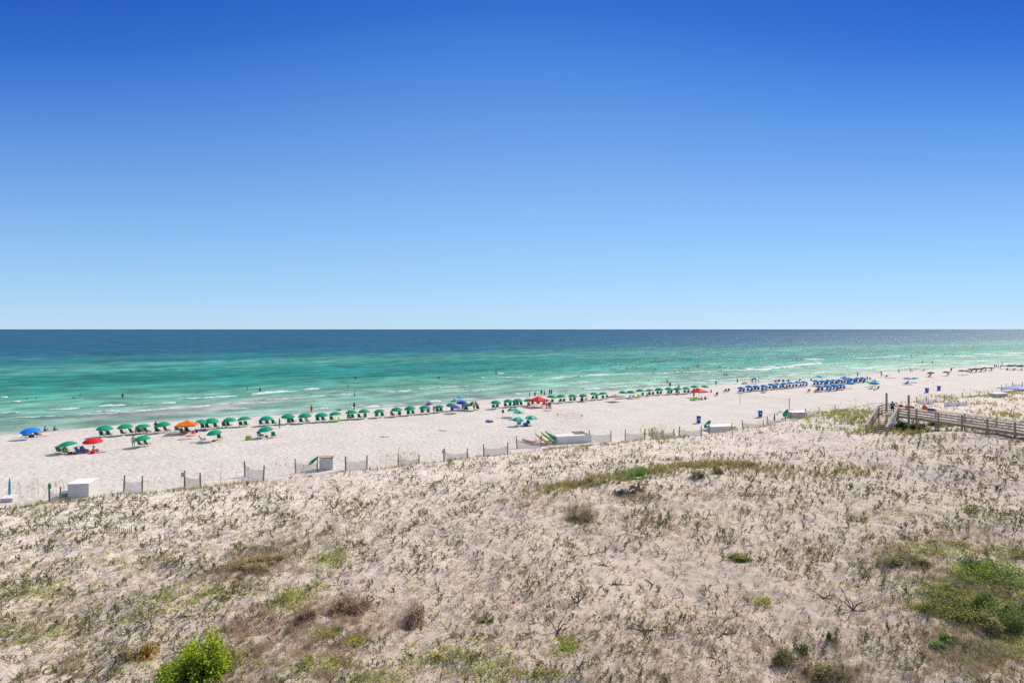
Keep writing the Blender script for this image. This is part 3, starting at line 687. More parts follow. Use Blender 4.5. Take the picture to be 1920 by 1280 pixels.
shrub(1895, 1042, 4.0, 2.4, .8, 'olive_shrub', 'brown and olive shrub at the top of the thicket by the right edge', [(.28, .25, .11), (.33, .34, .09), (.24, .2, .12)], 2600)
shrub(1855, 1180, 2.2, 1.6, .8, 'dry_shrub', 'straw coloured brushy shrub below the olive shrub of the thicket', [(.4, .32, .19), (.32, .27, .14), (.26, .28, .09)], 1300, fine=True, leaf=(.12, .28))
shrub(1768, 1112, 2.0, 1.4, .5, 'olive_shrub', 'low yellow green shrub spreading at the left tip of the thicket', [(.3, .32, .07), (.22, .24, .06)], 1500)
shrub(1845, 1080, 3.6, 2.2, .7, 'green_shrub', 'low bright green shrub in the middle of the thicket', [(.3, .36, .06), (.2, .28, .05), (.36, .36, .08)], 2200)
shrub(1862, 1150, 2.6, 1.6, .9, 'green_shrub', 'yellow green shrub in front of the dark one in the thicket', [(.32, .36, .06), (.2, .26, .05)], 2400)
shrub(1770, 1020, 3.2, 1.2, .35, 'olive_shrub', 'flat brown and lime shrub above the thicket on the right dune', [(.34, .28, .14), (.3, .34, .08), (.26, .2, .12)], 1500)
shrub(1785, 1205, .9, .7, .45, 'green_shrub', 'small bright green shrub below the thicket in the lower right', [(.12, .25, .05), (.2, .3, .06)], 600)
shrub(1760, 1215, .7, .6, .35, 'green_shrub', 'tiny green shrub left of the small bright green one, lower right', [(.12, .25, .05), (.2, .3, .06)], 350)
shrub(1545, 1268, 1.8, 1.2, .6, 'olive_shrub', 'olive and brown bush at the bottom edge, right of centre', [(.22, .24, .07), (.14, .1, .06), (.26, .2, .12)], 1500)
shrub(1470, 1240, 1.2, .9, .5, 'dark_bush', 'dark twiggy bush left of the olive bush at the bottom edge', [(.12, .1, .06), (.16, .18, .06)], 700, fine=True, leaf=(.1, .25))
shrub(480, 1060, 3.6, 2.6, .6, 'tan_bush', 'wide low tan brown bush in the left middle of the dune', [(.36, .28, .16), (.32, .30, .12), (.28, .21, .12)], 2600, fine=True, leaf=(.14, .32))
shrub(655, 1140, 2.2, 1.8, .55, 'brown_bush', 'reddish brown dead bush, larger one of two near the lower middle', [(.27, .18, .12), (.22, .14, .1), (.32, .24, .16)], 2200, fine=True, leaf=(.12, .28))
shrub(772, 1165, 1.1, 1.8, .7, 'brown_bush', 'narrow reddish brown dead bush right of the larger brown one', [(.27, .18, .12), (.22, .14, .1), (.32, .24, .16)], 1500, fine=True, leaf=(.12, .28))
shrub(576, 1158, .9, .9, .5, 'brown_bush', 'little round brown dead bush left of the larger brown one', [(.25, .17, .12), (.2, .14, .1)], 800, fine=True, leaf=(.1, .24))
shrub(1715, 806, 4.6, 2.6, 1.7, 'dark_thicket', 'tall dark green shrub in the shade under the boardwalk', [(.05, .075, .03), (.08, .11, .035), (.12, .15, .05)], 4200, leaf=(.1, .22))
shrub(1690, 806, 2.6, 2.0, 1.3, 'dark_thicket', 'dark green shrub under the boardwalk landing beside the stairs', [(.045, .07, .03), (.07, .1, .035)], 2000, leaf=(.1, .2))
shrub(1652, 806, 3.0, 1.6, .9, 'dark_thicket', 'dark plants added beneath the boardwalk stairs to stand in for shade between the treads', [(.035, .05, .022), (.06, .08, .03)], 1800, leaf=(.1, .2))  # dark foliage added here so the gaps between treads look shaded
shrub(1757, 797, 3.0, 1.6, 1.1, 'yellow_green_shrub', 'lighter green shrub behind the boardwalk posts', [(.18, .2, .06), (.12, .15, .05)], 1600, leaf=(.1, .2))
shrub(1503, 1222, .7, .6, .5, 'spiky_plant', 'small dark leafy plant with upright stems, lower right sand', [(.06, .1, .03), (.1, .14, .04)], 350)
shrub(912, 1166, .8, .6, .42, 'green_plant', 'small spiky green plant on bare sand at lower centre', [(.11, .17, .04), (.2, .26, .06)], 380)
shrub(1560, 1200, .6, .5, .5, 'green_plant', 'single dark green upright plant on the sand right of centre', [(.07, .13, .035), (.1, .16, .04)], 300)
# palmetto
pp = at(1197, 918); root = empty('palmetto', pp, 0, 'green fan palmetto with dead fronds standing on the grassy ridge', 'palmetto')
mb = MB(); mb.tube([(0, 0, -.1), (.03, 0, .2), (0, .02, .5)], [.16, .13, .11], 8); mb.obj('trunk', mat('palmetto_trunk', (.16, .12, .09), .9, .3, 14, bump=.04), root)
def frond(a, el, L, c, droop=.2):
    b = TB(); d = np.array([math.cos(a) * math.cos(el), math.sin(a) * math.cos(el), math.sin(el)]); base = np.array([0, 0, .55]); hub = base + d * L * .5
    b.stick([base, base + d * L * .25, hub], .012, .009, jit(c))
    side = np.cross(d, [0, 0, 1.]); side /= np.linalg.norm(side); nrm = np.cross(side, d)
    for k in range(15):
        t = (k - 7) / 7 * 1.35; dd = d * math.cos(t) + side * math.sin(t); e = hub + dd * L * .5 + np.array([0, 0, -droop * abs(t) * .12 * L]); m = (hub + e) / 2 + nrm * .03
        wv = np.cross(dd, nrm); v, f = t_strip([hub, m, e], [.006, .034, .004], wv); b.add(v, f, jit(c, .25))
    return b.done()
for k in range(11):
    a = k * 2.4; el = rnd(.35, 1.45); v, f, c = frond(a, el, rnd(1.3, 1.75), (.15, .27, .06)); link('frond', np_mesh('frond', v, f, LEAF, c), root)
for k in range(6):
    a = k * 1.1 + .2; v, f, c = frond(a, rnd(-.55, -.1), rnd(.8, 1.1), (.26, .17, .11), .8); link('dead_frond', np_mesh('dead_frond', v, f, LEAF, c), root)
shrub(1175, 925, 1.8, 1.1, .6, 'dark_shrub', 'dark low shrub at the foot of the palmetto', [(.07, .09, .035), (.12, .1, .07)], 900)
# driftwood and spiky dead plants one can tell apart
def branch(px, py, L, label, n=3, up=.25, name='dead_branch'):
    p = at(px, py); b = TB()
    a0 = rnd(0, 6.28)
    for k in range(n):
        a = a0 + k * 6.28 / max(n, 2) + rnd(-.4, .4); P = [(0, 0, .03)]
        for i in range(5):
            a += rnd(-.45, .45); q = P[-1]; P.append((q[0] + math.cos(a) * L / 5, q[1] + math.sin(a) * L / 5, max(.03, q[2] + rnd(-.05, up * .4))))
        b.stick(P, .035, .012, jit((.12, .085, .06)))
        b.stick([P[2], (P[2][0] + .12, P[2][1] + .1, P[2][2] + .15), (P[2][0] + .2, P[2][1] + .22, P[2][2] + .2)], .02, .008, jit((.12, .085, .06)))
    v, f, c = b.done(); o = link(name, np_mesh(name, v, f, LEAF, c), None, p); tag(o, label, 'dead branch', 'dead branches lying on the dune')
branch(1105, 1040, 1.1, 'dark forked driftwood branch, highest of those on the pale central sand')
branch(1130, 1058, .7, 'dark branch just below right of the highest forked driftwood branch')
branch(1155, 1095, .55, 'star shaped dead branch on the pale sand left of the flat one', 5, .1)
branch(1222, 1095, .8, 'flat dark branch in the middle of the pale central sand', 2, .05)
branch(1210, 1182, .8, 'spreading dead branch with four arms below the flat dark branch', 4, .1)
branch(1357, 1188, .8, 'curved dead branch alone on the sand, lower right of centre', 3, .15)
branch(1085, 1130, .6, 'pale upright twiggy branch left of the pale central sand', 4, .7)
branch(1600, 1145, .9, 'upright dead branches left of the thicket at the right', 5, .7)
branch(1545, 1120, .7, 'low dead branch above left of the upright dead branches', 4, .3)
branch(1045, 1185, .8, 'twiggy dead branch in the lower middle sand', 5, .5)
branch(1340, 1235, 1.8, 'long thin bare stick lying at the bottom, right of centre', 1, .02)
branch(345, 1155, .8, 'curled dead branch above the lime green shrub', 3, .2)
# ------------------------------------------------------------------ things on the beach
WOOD = mat('weathered_wood', (.36, .28, .19), .85, .35, 9, bump=.01); WOODG = mat('grey_wood', (.44, .355, .27), .85, .3, 8, bump=.01); POSTM = mat('fence_post_wood', (.23, .165, .11), .9, .35, 12, bump=.01)
PALE = mat('pale_wood', (.55, .45, .32), .7, .2, 10); WHITE = mat('white_paint', (.74, .73, .70), .55, .06, 3); METAL = mat('grey_metal', (.45, .45, .46), .35, .1, 5, metal=.7)
GRN = mat('green_canvas', (.008, .37, .20), .75, .12, 5, trans=.25); DGRN = mat('green_sling', (.006, .20, .115), .8, .15, 6); AQUA = mat('aqua_canvas', (.22, .66, .60), .75, .1, 5, trans=.3)
BLU = mat('blue_canvas', (.004, .29, .64), .7, .12, 5, trans=.2); BLUS = mat('blue_sling', (.02, .07, .30), .8, .15, 6); RED = mat('red_canvas', (.72, .025, .03), .7, .1, 5, trans=.2); ORG = mat('orange_canvas', (.86, .20, .02), .7, .08, 5, trans=.25)
NAVY = mat('navy_canvas', (.025, .04, .33), .75, .15, 5, trans=.15); PURP = mat('purple_canvas', (.15, .11, .40), .75, .15, 5, trans=.2); YEL = mat('yellow_canvas', (.68, .66, .06), .7, .1, 5, trans=.25); TAN = mat('tan_canvas', (.52, .41, .31), .8, .12, 5, trans=.2)
BRN = mat('brown_canvas', (.085, .06, .045), .85, .2, 5, trans=.1); OLV = mat('olive_canvas', (.24, .17, .075), .85, .2, 5, trans=.1); SKYB = mat('sky_blue_canvas', (.06, .46, .68), .7, .12, 5, trans=.3); LAV = mat('lavender_canvas', (.28, .34, .72), .7, .15, 5, trans=.2)
TEAL = mat('teal_canvas', (.02, .42, .46), .7, .12, 5, trans=.25); PINK = mat('pink_plastic', (.85, .16, .32), .5, .1, 4); LIMEP = mat('lime_plastic', (.18, .68, .06), .45, .1, 4); BINB = mat('blue_bin_plastic', (.008, .085, .40), .5, .1, 4); BLK = mat('black_cloth', (.02, .02, .025), .9, .2, 5)
STEEL = mat('steel_blue_cloth', (.12, .22, .42), .8, .2, 5); LBLUE = mat('light_blue_towel', (.33, .52, .66), .9, .3, 16); BEIGE = mat('beige_towel', (.62, .47, .34), .9, .15, 8); LIGHT = mat('white_cloth', (.80, .79, .76), .85, .05, 3)
CHAR = mat('charcoal_cloth', (.05, .052, .065), .85, .2, 5); MAG = mat('magenta_canvas', (.55, .05, .36), .7, .1, 5, trans=.2)
def net_mat(name, rgb, sx, sz_, w):
    m = bpy.data.materials.new(name); m.use_nodes = True; nt = m.node_tree; b = nt.nodes['Principled BSDF']; b.inputs['Base Color'].default_value = (*rgb, 1); b.inputs['Roughness'].default_value = .9
    tc = nt.nodes.new('ShaderNodeTexCoord'); sp = nt.nodes.new('ShaderNodeSeparateXYZ'); nt.links.new(tc.outputs['Object'], sp.inputs[0])
    def strand(o, k):
        a = nt.nodes.new('ShaderNodeMath'); a.operation = 'MULTIPLY'; nt.links.new(sp.outputs[o], a.inputs[0]); a.inputs[1].default_value = k
        f = nt.nodes.new('ShaderNodeMath'); f.operation = 'FRACT'; nt.links.new(a.outputs[0], f.inputs[0])
        l = nt.nodes.new('ShaderNodeMath'); l.operation = 'LESS_THAN'; nt.links.new(f.outputs[0], l.inputs[0]); l.inputs[1].default_value = w; return l.outputs[0]
    mx = nt.nodes.new('ShaderNodeMath'); mx.operation = 'MAXIMUM'; nt.links.new(strand('X', sx), mx.inputs[0]); nt.links.new(strand('Z', sz_), mx.inputs[1])
    nt.links.new(mx.outputs[0], b.inputs['Alpha']); return m
# --- umbrellas
def umb_parts(root, mats, r=1.13, eave=1.27, rise=.50, segs=8, ph=.2, open_=True, seamless=False):
    b = MB(); n = segs * 4; rings = [(0, 1), (.25, .95), (.5, .80), (.75, .50), (1, 0)]; vs = []; fs = []; mi = []
    vs.append((0, 0, eave + rise))
    for (q, h) in rings[1:]:
        for k in range(n):
            a = 2 * PI * k / n + ph; f = (k % 4) / 4.0; sag = math.sin(PI * f); rr = r * q * (1 - .055 * sag * q)
            vs.append((rr * math.cos(a), rr * math.sin(a), eave + rise * h - .0 + .03 * sag * q * q))
    for k in range(n): fs.append((0, 1 + k, 1 + (k + 1) % n)); mi.append((k // 4) % len(mats))
    for i in range(len(rings) - 2):
        for k in range(n): o = 1 + i * n; fs.append((o + k, o + n + k, o + n + (k + 1) % n, o + (k + 1) % n)); mi.append((k // 4) % len(mats))
    o = len(vs)
    for k in range(n):   # short hanging edge
        v = vs[1 + (len(rings) - 2) * n + k]; vs.append((v[0] * 1.0, v[1] * 1.0, v[2] - .09 - .03 * math.sin(PI * (k % 4) / 4)))
    for k in range(n): p = 1 + (len(rings) - 2) * n; fs.append((p + k, o + k, o + (k + 1) % n, p + (k + 1) % n)); mi.append((k // 4) % len(mats))
    me = bpy.data.meshes.new('canopy'); me.from_pydata(vs, [], fs); me.update()
    for m in mats: me.materials.append(m)
    me.polygons.foreach_set('material_index', mi); link('canopy', me, root)
    b = MB(); b.tube([(0, 0, -.3), (0, 0, eave + rise)], .022, 6); b.obj('pole', PALE, root)
    b = MB(); b.ball((0, 0, eave + rise + .04), .035, 6, 4); b.obj('finial', PALE, root)
def make_umb(mats, **k):
    r_ = empty('beach_umbrella'); umb_parts(r_, mats, **k); return r_
UM = {'g': make_umb([GRN]), 'b': make_umb([BLU], r=1.08), 'ga': make_umb([GRN, AQUA]), 'r': make_umb([RED], r=1.2, rise=.5), 'bl': make_umb([mat('bright_blue_canvas', (.01, .24, .85), .7, .1, 5, trans=.2)], r=1.35, rise=.55), 'p': make_umb([PURP], r=1.2, rise=.5), 'n': make_umb([NAVY], r=1.25, rise=.6),
      'y': make_umb([YEL, NAVY], r=1.15, rise=.62, segs=12), 's': make_umb([SKYB], r=.95, rise=.4), 'br': make_umb([BRN], r=1.15, rise=.45), 'ol': make_umb([OLV, BRN], r=1.1, rise=.45), 'te': make_umb([TEAL, SKYB], r=1.3, rise=.5), 'la': make_umb([LAV, LAV, SKYB], r=1.3, rise=.5),
      'rb': make_umb([MAG, BLU, ORG, PURP], r=1.1, rise=.65), 'mc': make_umb([PINK, LIGHT, LAV, BLU], r=1.1, rise=.5), 'yb': make_umb([YEL, SKYB, LIMEP], r=1.1, rise=.5), 'ob': make_umb([ORG, TAN], r=1.0, rise=.5), 'gl': make_umb([LIMEP, AQUA], r=.8, rise=.4), 'lb': make_umb([LBLUE], r=1.0, rise=.45)}
UPOS = {}
first = set()
def umbrella(kind, px, eave_row, label, group=None, tilt=0, tdir=0, cat='umbrella', sc=1.0):
    p = at(px, HZ + (eave_row - HZ) * 1.062 + (.0))
    # one more step: the eave stands a metre above the sand at this distance
    for _ in range(2):
        row_e = HZ + F * (ZC - p.z - 1.0 * sc) / p.y
        k = (eave_row - row_e); p = at(px, HZ + F * (ZC - p.z) / p.y + k * .9)
    src = UM[kind]; o = src if kind not in first else copy_tree(src); first.add(kind)
    sv = sc * rnd(.93, 1.05); o.location = p; o.rotation_euler = (R(tilt) * math.cos(tdir) + R(rnd(-4, 4)), R(tilt) * math.sin(tdir) + R(rnd(-4, 4)), rnd(0, 6)); o.scale = (sv, sv, sv * rnd(.92, 1.06))
    tag(o, label, cat, group); return o, p
# --- people
def body_mesh(name, J, bones, vox=.022):
    """one continuous skin grown round the joints; J: joint -> (x, y, z, r)"""
    b = MB()
    for (p, q) in bones:
        a, c = Vector(J[p][:3]), Vector(J[q][:3]); ra, rb = J[p][3], J[q][3]
        b.tube([a, a.lerp(c, .5), c], [ra, (ra + rb) / 2, rb], 10)
    for k in J: b.ball(J[k][:3], J[k][3] * 1.0, 10, 8)
    me = b.mesh(name + '_raw', []); o = link('tmp', me); m = o.modifiers.new('r', 'REMESH'); m.mode = 'VOXEL'; m.voxel_size = vox; m.use_smooth_shade = True
    m2 = o.modifiers.new('s', 'SMOOTH'); m2.factor = .5; m2.iterations = 3
    dg = bpy.context.evaluated_depsgraph_get(); me2 = bpy.data.meshes.new_from_object(o.evaluated_get(dg)); me2.name = name
    bpy.data.objects.remove(o, do_unlink=True); bpy.data.meshes.remove(me); return me2
BONES = [('pelvis', 'waist'), ('waist', 'chest'), ('chest', 'neck'), ('neck', 'head'), ('head', 'crown')]
for s__ in 'lr': BONES += [('chest', 'sho' + s__), ('sho' + s__, 'elb' + s__), ('elb' + s__, 'wri' + s__), ('pelvis', 'hip' + s__), ('hip' + s__, 'kne' + s__), ('kne' + s__, 'ank' + s__), ('ank' + s__, 'toe' + s__)]
RAD = dict(pelvis=.125, waist=.115, chest=.14, neck=.058, head=.088, crown=.092, sho=.062, elb=.043, wri=.03, hip=.098, kne=.06, ank=.042, toe=.034)
def pose(**P):
    J = {}
    for k, v in P.items():
        if isinstance(v, list):
            for s_, w in zip('lr', v): J[k + s_] = (*w, RAD[k])
        else: J[k] = (*v, RAD[k])
    return J
POSES = {
 'stand': pose(pelvis=(0, 0, .93), waist=(0, 0, 1.08), chest=(0, -.01, 1.27), neck=(0, 0, 1.46), head=(0, .02, 1.56), crown=(0, .01, 1.64), sho=[(-.18, 0, 1.39), (.18, 0, 1.39)], elb=[(-.25, -.03, 1.1), (.25, -.03, 1.1)], wri=[(-.26, .08, .87), (.26, .08, .87)],
               hip=[(-.09, 0, .88), (.09, 0, .88)], kne=[(-.11, .03, .48), (.11, .0, .48)], ank=[(-.12, 0, .08), (.12, -.03, .08)], toe=[(-.13, .15, .04), (.14, .12, .04)]),
 'walk': pose(pelvis=(0, 0, .92), waist=(0, .01, 1.07), chest=(0, .02, 1.26), neck=(0, .05, 1.45), head=(0, .08, 1.55), crown=(0, .07, 1.63), sho=[(-.18, .02, 1.38), (.18, .02, 1.38)], elb=[(-.24, -.14, 1.12), (.24, .12, 1.13)], wri=[(-.25, -.16, .88), (.24, .32, .98)],
               hip=[(-.09, 0, .87), (.09, 0, .87)], kne=[(-.1, .2, .5), (.1, -.02, .47)], ank=[(-.11, .28, .1), (.11, -.3, .16)], toe=[(-.12, .43, .05), (.12, -.2, .05)]),
 'sit': pose(pelvis=(0, 0, .36), waist=(0, -.1, .48), chest=(0, -.24, .66), neck=(0, -.31, .85), head=(0, -.29, .95), crown=(0, -.3, 1.03), sho=[(-.17, -.25, .78), (.17, -.25, .78)], elb=[(-.26, -.05, .58), (.26, -.05, .58)], wri=[(-.2, .18, .55), (.2, .18, .55)],
             hip=[(-.09, .02, .34), (.09, .02, .34)], kne=[(-.12, .42, .45), (.12, .42, .45)], ank=[(-.13, .72, .12), (.13, .74, .12)], toe=[(-.14, .86, .14), (.14, .88, .14)]),
 'ground': pose(pelvis=(0, 0, .13), waist=(0, -.03, .27), chest=(0, -.02, .46), neck=(0, .02, .65), head=(0, .06, .75), crown=(0, .05, .83), sho=[(-.17, 0, .57), (.17, 0, .57)], elb=[(-.25, .1, .32), (.25, .1, .32)], wri=[(-.15, .33, .34), (.15, .33, .34)],
             hip=[(-.09, .02, .13), (.09, .02, .13)], kne=[(-.14, .38, .42), (.14, .4, .42)], ank=[(-.12, .62, .07), (.12, .6, .07)], toe=[(-.13, .77, .04), (.13, .75, .04)]),
 'bend': pose(pelvis=(0, -.05, .92), waist=(0, .06, 1.02), chest=(0, .26, 1.14), neck=(0, .42, 1.22), head=(0, .52, 1.25), crown=(0, .57, 1.29), sho=[(-.18, .32, 1.16), (.18, .32, 1.16)], elb=[(-.22, .4, .9), (.22, .42, .9)], wri=[(-.16, .56, .72), (.16, .56, .74)],
             hip=[(-.09, -.05, .87), (.09, -.05, .87)], kne=[(-.11, .02, .48), (.11, .0, .48)], ank=[(-.12, -.05, .08), (.12, -.05, .08)], toe=[(-.13, .1, .04), (.14, .1, .04)]),
 'lean': pose(pelvis=(0, -.12, .92), waist=(0, -.04, 1.05), chest=(0, .08, 1.22), neck=(0, .19, 1.39), head=(0, .27, 1.47), crown=(0, .28, 1.55), sho=[(-.19, .1, 1.33), (.19, .1, 1.33)], elb=[(-.25, .22, 1.1), (.25, .22, 1.1)], wri=[(-.17, .44, 1.09), (.17, .44, 1.09)],
             hip=[(-.09, -.12, .87), (.09, -.12, .87)], kne=[(-.11, -.06, .48), (.12, -.12, .48)], ank=[(-.12, -.12, .08), (.14, -.2, .08)], toe=[(-.13, .03, .04), (.15, -.05, .04)]),
 'arms': pose(pelvis=(0, 0, .93), waist=(0, 0, 1.08), chest=(0, 0, 1.27), neck=(0, 0, 1.46), head=(0, .02, 1.56), crown=(0, .01, 1.64), sho=[(-.18, 0, 1.39), (.18, 0, 1.39)], elb=[(-.42, .04, 1.3), (.4, .04, 1.32)], wri=[(-.62, .08, 1.4), (.58, .1, 1.42)],
               hip=[(-.09, 0, .88), (.09, 0, .88)], kne=[(-.13, .03, .48), (.12, .0, .48)], ank=[(-.15, 0, .08), (.14, -.03, .08)], toe=[(-.16, .15, .04), (.16, .12, .04)]),
 'swim': pose(pelvis=(0, -.3, -.3), waist=(0, -.2, -.2), chest=(0, -.08, -.08), neck=(0, .02, .09), head=(0, .05, .17), crown=(0, .03, .25), sho=[(-.19, -.04, .0), (.19, -.04, .0)], elb=[(-.36, .1, -.03), (.36, .1, -.05)], wri=[(-.3, .32, -.04), (.3, .32, -.06)],
              hip=[(-.09, -.34, -.34), (.09, -.34, -.34)], kne=[(-.1, -.65, -.5), (.1, -.62, -.6)], ank=[(-.1, -.95, -.55), (.1, -.9, -.75)], toe=[(-.1, -1.05, -.6), (.1, -1.0, -.85)])}
def add_hands(me, J):
    bmv = MB()
    for s_ in 'lr':
        w = Vector(J['wri' + s_][:3]); e = Vector(J['elb' + s_][:3]); d = (w - e).normalized(); side = d.cross(Vector((0, 0, 1)) if abs(d.z) < .8 else Vector((0, 1, 0))).normalized(); nn = side.cross(d)
        palm = w + d * .055; bmv.tube([w - d * .01, palm, w + d * .1], [.03, .038, .032], 8)
        for k, L in enumerate((.062, .072, .068, .052)):
            o = w + d * .085 + side * (k - 1.5) * .017; bmv.tube([o, o + d * L * .55 + nn * .004, o + d * L * .95 - nn * .018], [.0095, .0085, .006], 5)
        t = w + d * .03 - side * .03 * (1 if s_ == 'l' else -1); sd_ = -side * (1 if s_ == 'l' else -1); bmv.tube([t, t + d * .03 + sd_ * .022, t + d * .055 + sd_ * .026], [.012, .01, .008], 5)
    h = Vector(J['head'][:3]); c = Vector(J['crown'][:3]); up = (c - h).normalized(); fw = Vector((0, 1, 0)) - up * up.y; fw.normalize(); m_ = (h + c) / 2
    bmv.tube([m_ + fw * .075 + up * .01, m_ + fw * .108 - up * .02, m_ + fw * .085 - up * .03], [.01, .015, .01], 5)         # nose
    for q in (-1, 1): bmv.ball(m_ + Vector((q * .092, 0, 0)) - up * .01, .022, 6, 4, sc=(.5, 1, 1.3))                           # ears
    bmv.tube([m_ + fw * .084 - up * .055 + Vector((-.022, 0, 0)), m_ + fw * .092 - up * .055, m_ + fw * .084 - up * .055 + Vector((.022, 0, 0))], [.004, .008, .004], 5)   # mouth
    for q in (-1, 1): bmv.ball(m_ + fw * .078 + up * .012 + Vector((q * .032, 0, 0)), .014, 6, 4)                              # eyes
    import bmesh
    bm_ = bmesh.new(); bm_.from_mesh(me); t2 = bmv.mesh('t', []); bm_.from_mesh(t2); bm_.to_mesh(me); bm_.free(); bpy.data.meshes.remove(t2)
    me.polygons.foreach_set('use_smooth', [True] * len(me.polygons))
BODY = {}
SKIN = {0: mat('light_skin', (.50, .29, .20), .6, .08, 6), 1: mat('tanned_skin', (.33, .17, .105), .6, .08, 6), 2: mat('dark_skin', (.10, .055, .038), .6, .1, 6)}
HAIR = {0: mat('dark_hair', (.03, .02, .015), .7, .2, 20), 1: mat('brown_hair', (.12, .07, .04), .7, .2, 20), 2: mat('fair_hair', (.38, .27, .14), .7, .2, 20)}
CL = {'k': BLK, 'w': LIGHT, 'r': RED, 'b': BLU, 'n': NAVY, 'p': PINK, 'l': LBLUE, 'g': DGRN, 'y': YEL, 'o': ORG, 'c': CHAR, 'u': mat('bright_blue_shirt', (.008, .18, .42), .8, .12, 6), 'm': MAG, 's': STEEL}
for k, J in POSES.items():
    me = body_mesh('person_' + k, J, BONES); add_hands(me, J); me.materials.append(SKIN[1])
    def grow(keys, bones, add, scl={}):
        Q = {q: (*J[q][:3], J[q][3] + add) for q in keys}; return Q, bones
    mid = lambda a, c, f, r: (*Vector(J[a][:3]).lerp(Vector(J[c][:3]), f), r)
    Q = {q: (*J[q][:3], J[q][3] + .02) for q in ('pelvis', 'hipl', 'hipr')}; Q['kl'] = mid('hipl', 'knel', .55, .1); Q['kr'] = mid('hipr', 'kner', .55, .1); Q['w'] = mid('pelvis', 'waist', .6, .128)
    sh = body_mesh('shorts', Q, [('pelvis', 'w'), ('pelvis', 'hipl'), ('pelvis', 'hipr'), ('hipl', 'kl'), ('hipr', 'kr')], .028)
    Q = {q: (*J[q][:3], J[q][3] + .02) for q in ('waist', 'chest', 'shol', 'shor')}; Q['el'] = mid('shol', 'elbl', .6, .068); Q['er'] = mid('shor', 'elbr', .6, .068); Q['p'] = mid('waist', 'pelvis', .7, .145)
    shirt = body_mesh('shirt', Q, [('waist', 'p'), ('waist', 'chest'), ('chest', 'shol'), ('chest', 'shor'), ('shol', 'el'), ('shor', 'er')], .028)
    h = Vector(J['head'][:3]); c = Vector(J['crown'][:3]); up = (c - h).normalized(); b = MB(); b.ball((0, 0, 0), .112, 12, 6, z0=-.05, sc=(1, 1.05, .95)); b.ball((0, -.045, -.03), .09, 10, 6, sc=(1.05, .75, 1.1))
    q = up.to_track_quat('Z', 'Y').to_matrix(); q = Matrix.Identity(3) if abs(up.z) > .95 else q
    b.v = [tuple(Vector(v) + c + up * .0 + Vector((0, -.008, 0))) for v in b.v]; hair = b.mesh('hair', [HAIR[0]])
    hat = MB(); hat.tube([c + up * .04, c + up * .1, c + up * .13], [.105, .1, .06], 12); hat.tube([c + up * .035, c + up * .045], [.19, .17], 14); hat = hat.mesh('hat', [LIGHT])
    for m_, mm in ((sh, BLK), (shirt, LIGHT)): m_.materials.append(mm)
    BODY[k] = (me, sh, shirt, hair, hat)
def set_m(o, m): o.material_slots[0].link = 'OBJECT'; o.material_slots[0].material = m
def person(kind, loc, rz, skin, shorts, shirt, hair, label, group=None, scale=1.0):
    me, sh, st2, hr, ht = BODY[kind]; o = link('person', me, None, loc, rz); o.scale = (scale,) * 3; set_m(o, SKIN[skin]); tag(o, label, 'person', group)
    if shorts: c = link('shorts', sh, o); set_m(c, CL[shorts])
    if shirt: c = link('shirt', st2, o); set_m(c, CL[shirt])
    if hair == 'hat': c = link('hat', ht, o)
    else: c = link('hair', hr, o); set_m(c, HAIR[hair])
    return o
# --- chairs
def make_chair(sling, frame=PALE):
    r_ = empty('beach_chair')
    def quad_sheet(name, pts, w):
        vs = []; fs = []
        for (y, z) in pts: vs += [(-w, y, z), (w, y, z)]
        n = len(vs)
        for (y, z) in pts: vs += [(-w, y, z - .02), (w, y, z - .02)]
        for i in range(len(pts) - 1): a = 2 * i; fs += [(a, a + 1, a + 3, a + 2), (n + a + 2, n + a + 3, n + a + 1, n + a), (a, a + 2, n + a + 2, n + a), (a + 3, a + 1, n + a + 1, n + a + 3)]
        fs += [(1, 0, n, n + 1), (n - 2, n - 1, 2 * n - 1, 2 * n - 2)]
        b = MB(); b.add(vs, fs); return b.obj(name, sling, r_)
    quad_sheet('seat', [(.34, .33), (.1, .27), (-.14, .27)], .26)
    quad_sheet('backrest', [(-.15, .28), (-.3, .58), (-.46, .93), (-.5, .98)], .26)
    b = MB()
    for s_ in (-1, 1):
        b.beam((s_ * .29, .42, .34), (s_ * .29, -.18, .26), .03, .045); b.beam((s_ * .29, -.15, .26), (s_ * .29, -.52, 1.0), .03, .04)
        b.beam((s_ * .29, .62, .24), (s_ * .29, .34, .33), .03, .04)
    b.beam((-.29, -.52, 1.0), (.29, -.52, 1.0), .03, .04); b.beam((-.29, .36, .32), (.29, .36, .32), .03, .04); b.obj('frame', frame, r_)
    for s_ in (-1, 1):
        b = MB(); b.beam((s_ * .32, .26, -.06), (s_ * .32, .30, .50), .035, .035); b.obj('leg', frame, r_)
        b = MB(); b.beam((s_ * .32, -.42, -.06), (s_ * .32, -.10, .50), .035, .035); b.obj('leg', frame, r_)
        b = MB(); b.beam((s_ * .33, .36, .51), (s_ * .33, -.26, .51), .06, .025); b.obj('armrest', frame, r_)
    return r_
CHS = {'g': make_chair(DGRN), 'b': make_chair(BLUS), 'r': make_chair(RED, METAL), 'c': make_chair(CHAR, METAL), 'bb': make_chair(mat('royal_blue_sling', (.02, .07, .42), .8, .1, 5), METAL), 'y': make_chair(YEL), 'w': make_chair(LIGHT), 'o': make_chair(ORG, METAL), 't': make_chair(BEIGE)}
cfirst = set()
SEA = math.atan2(VY, VX) - PI / 2      # rotation that turns +Y out to sea
def chair(kind, px, py, label, group=None, rz=None):
    p = at(px, py) if not isinstance(px, Vector) else px
    o = CHS[kind] if kind not in cfirst else copy_tree(CHS[kind]); cfirst.add(kind)
    o.location = p; o.rotation_euler = (0, 0, (SEA - R(28) + rnd(-.35, .25)) if rz is None else rz); tag(o, label, 'beach chair', group); return o, p
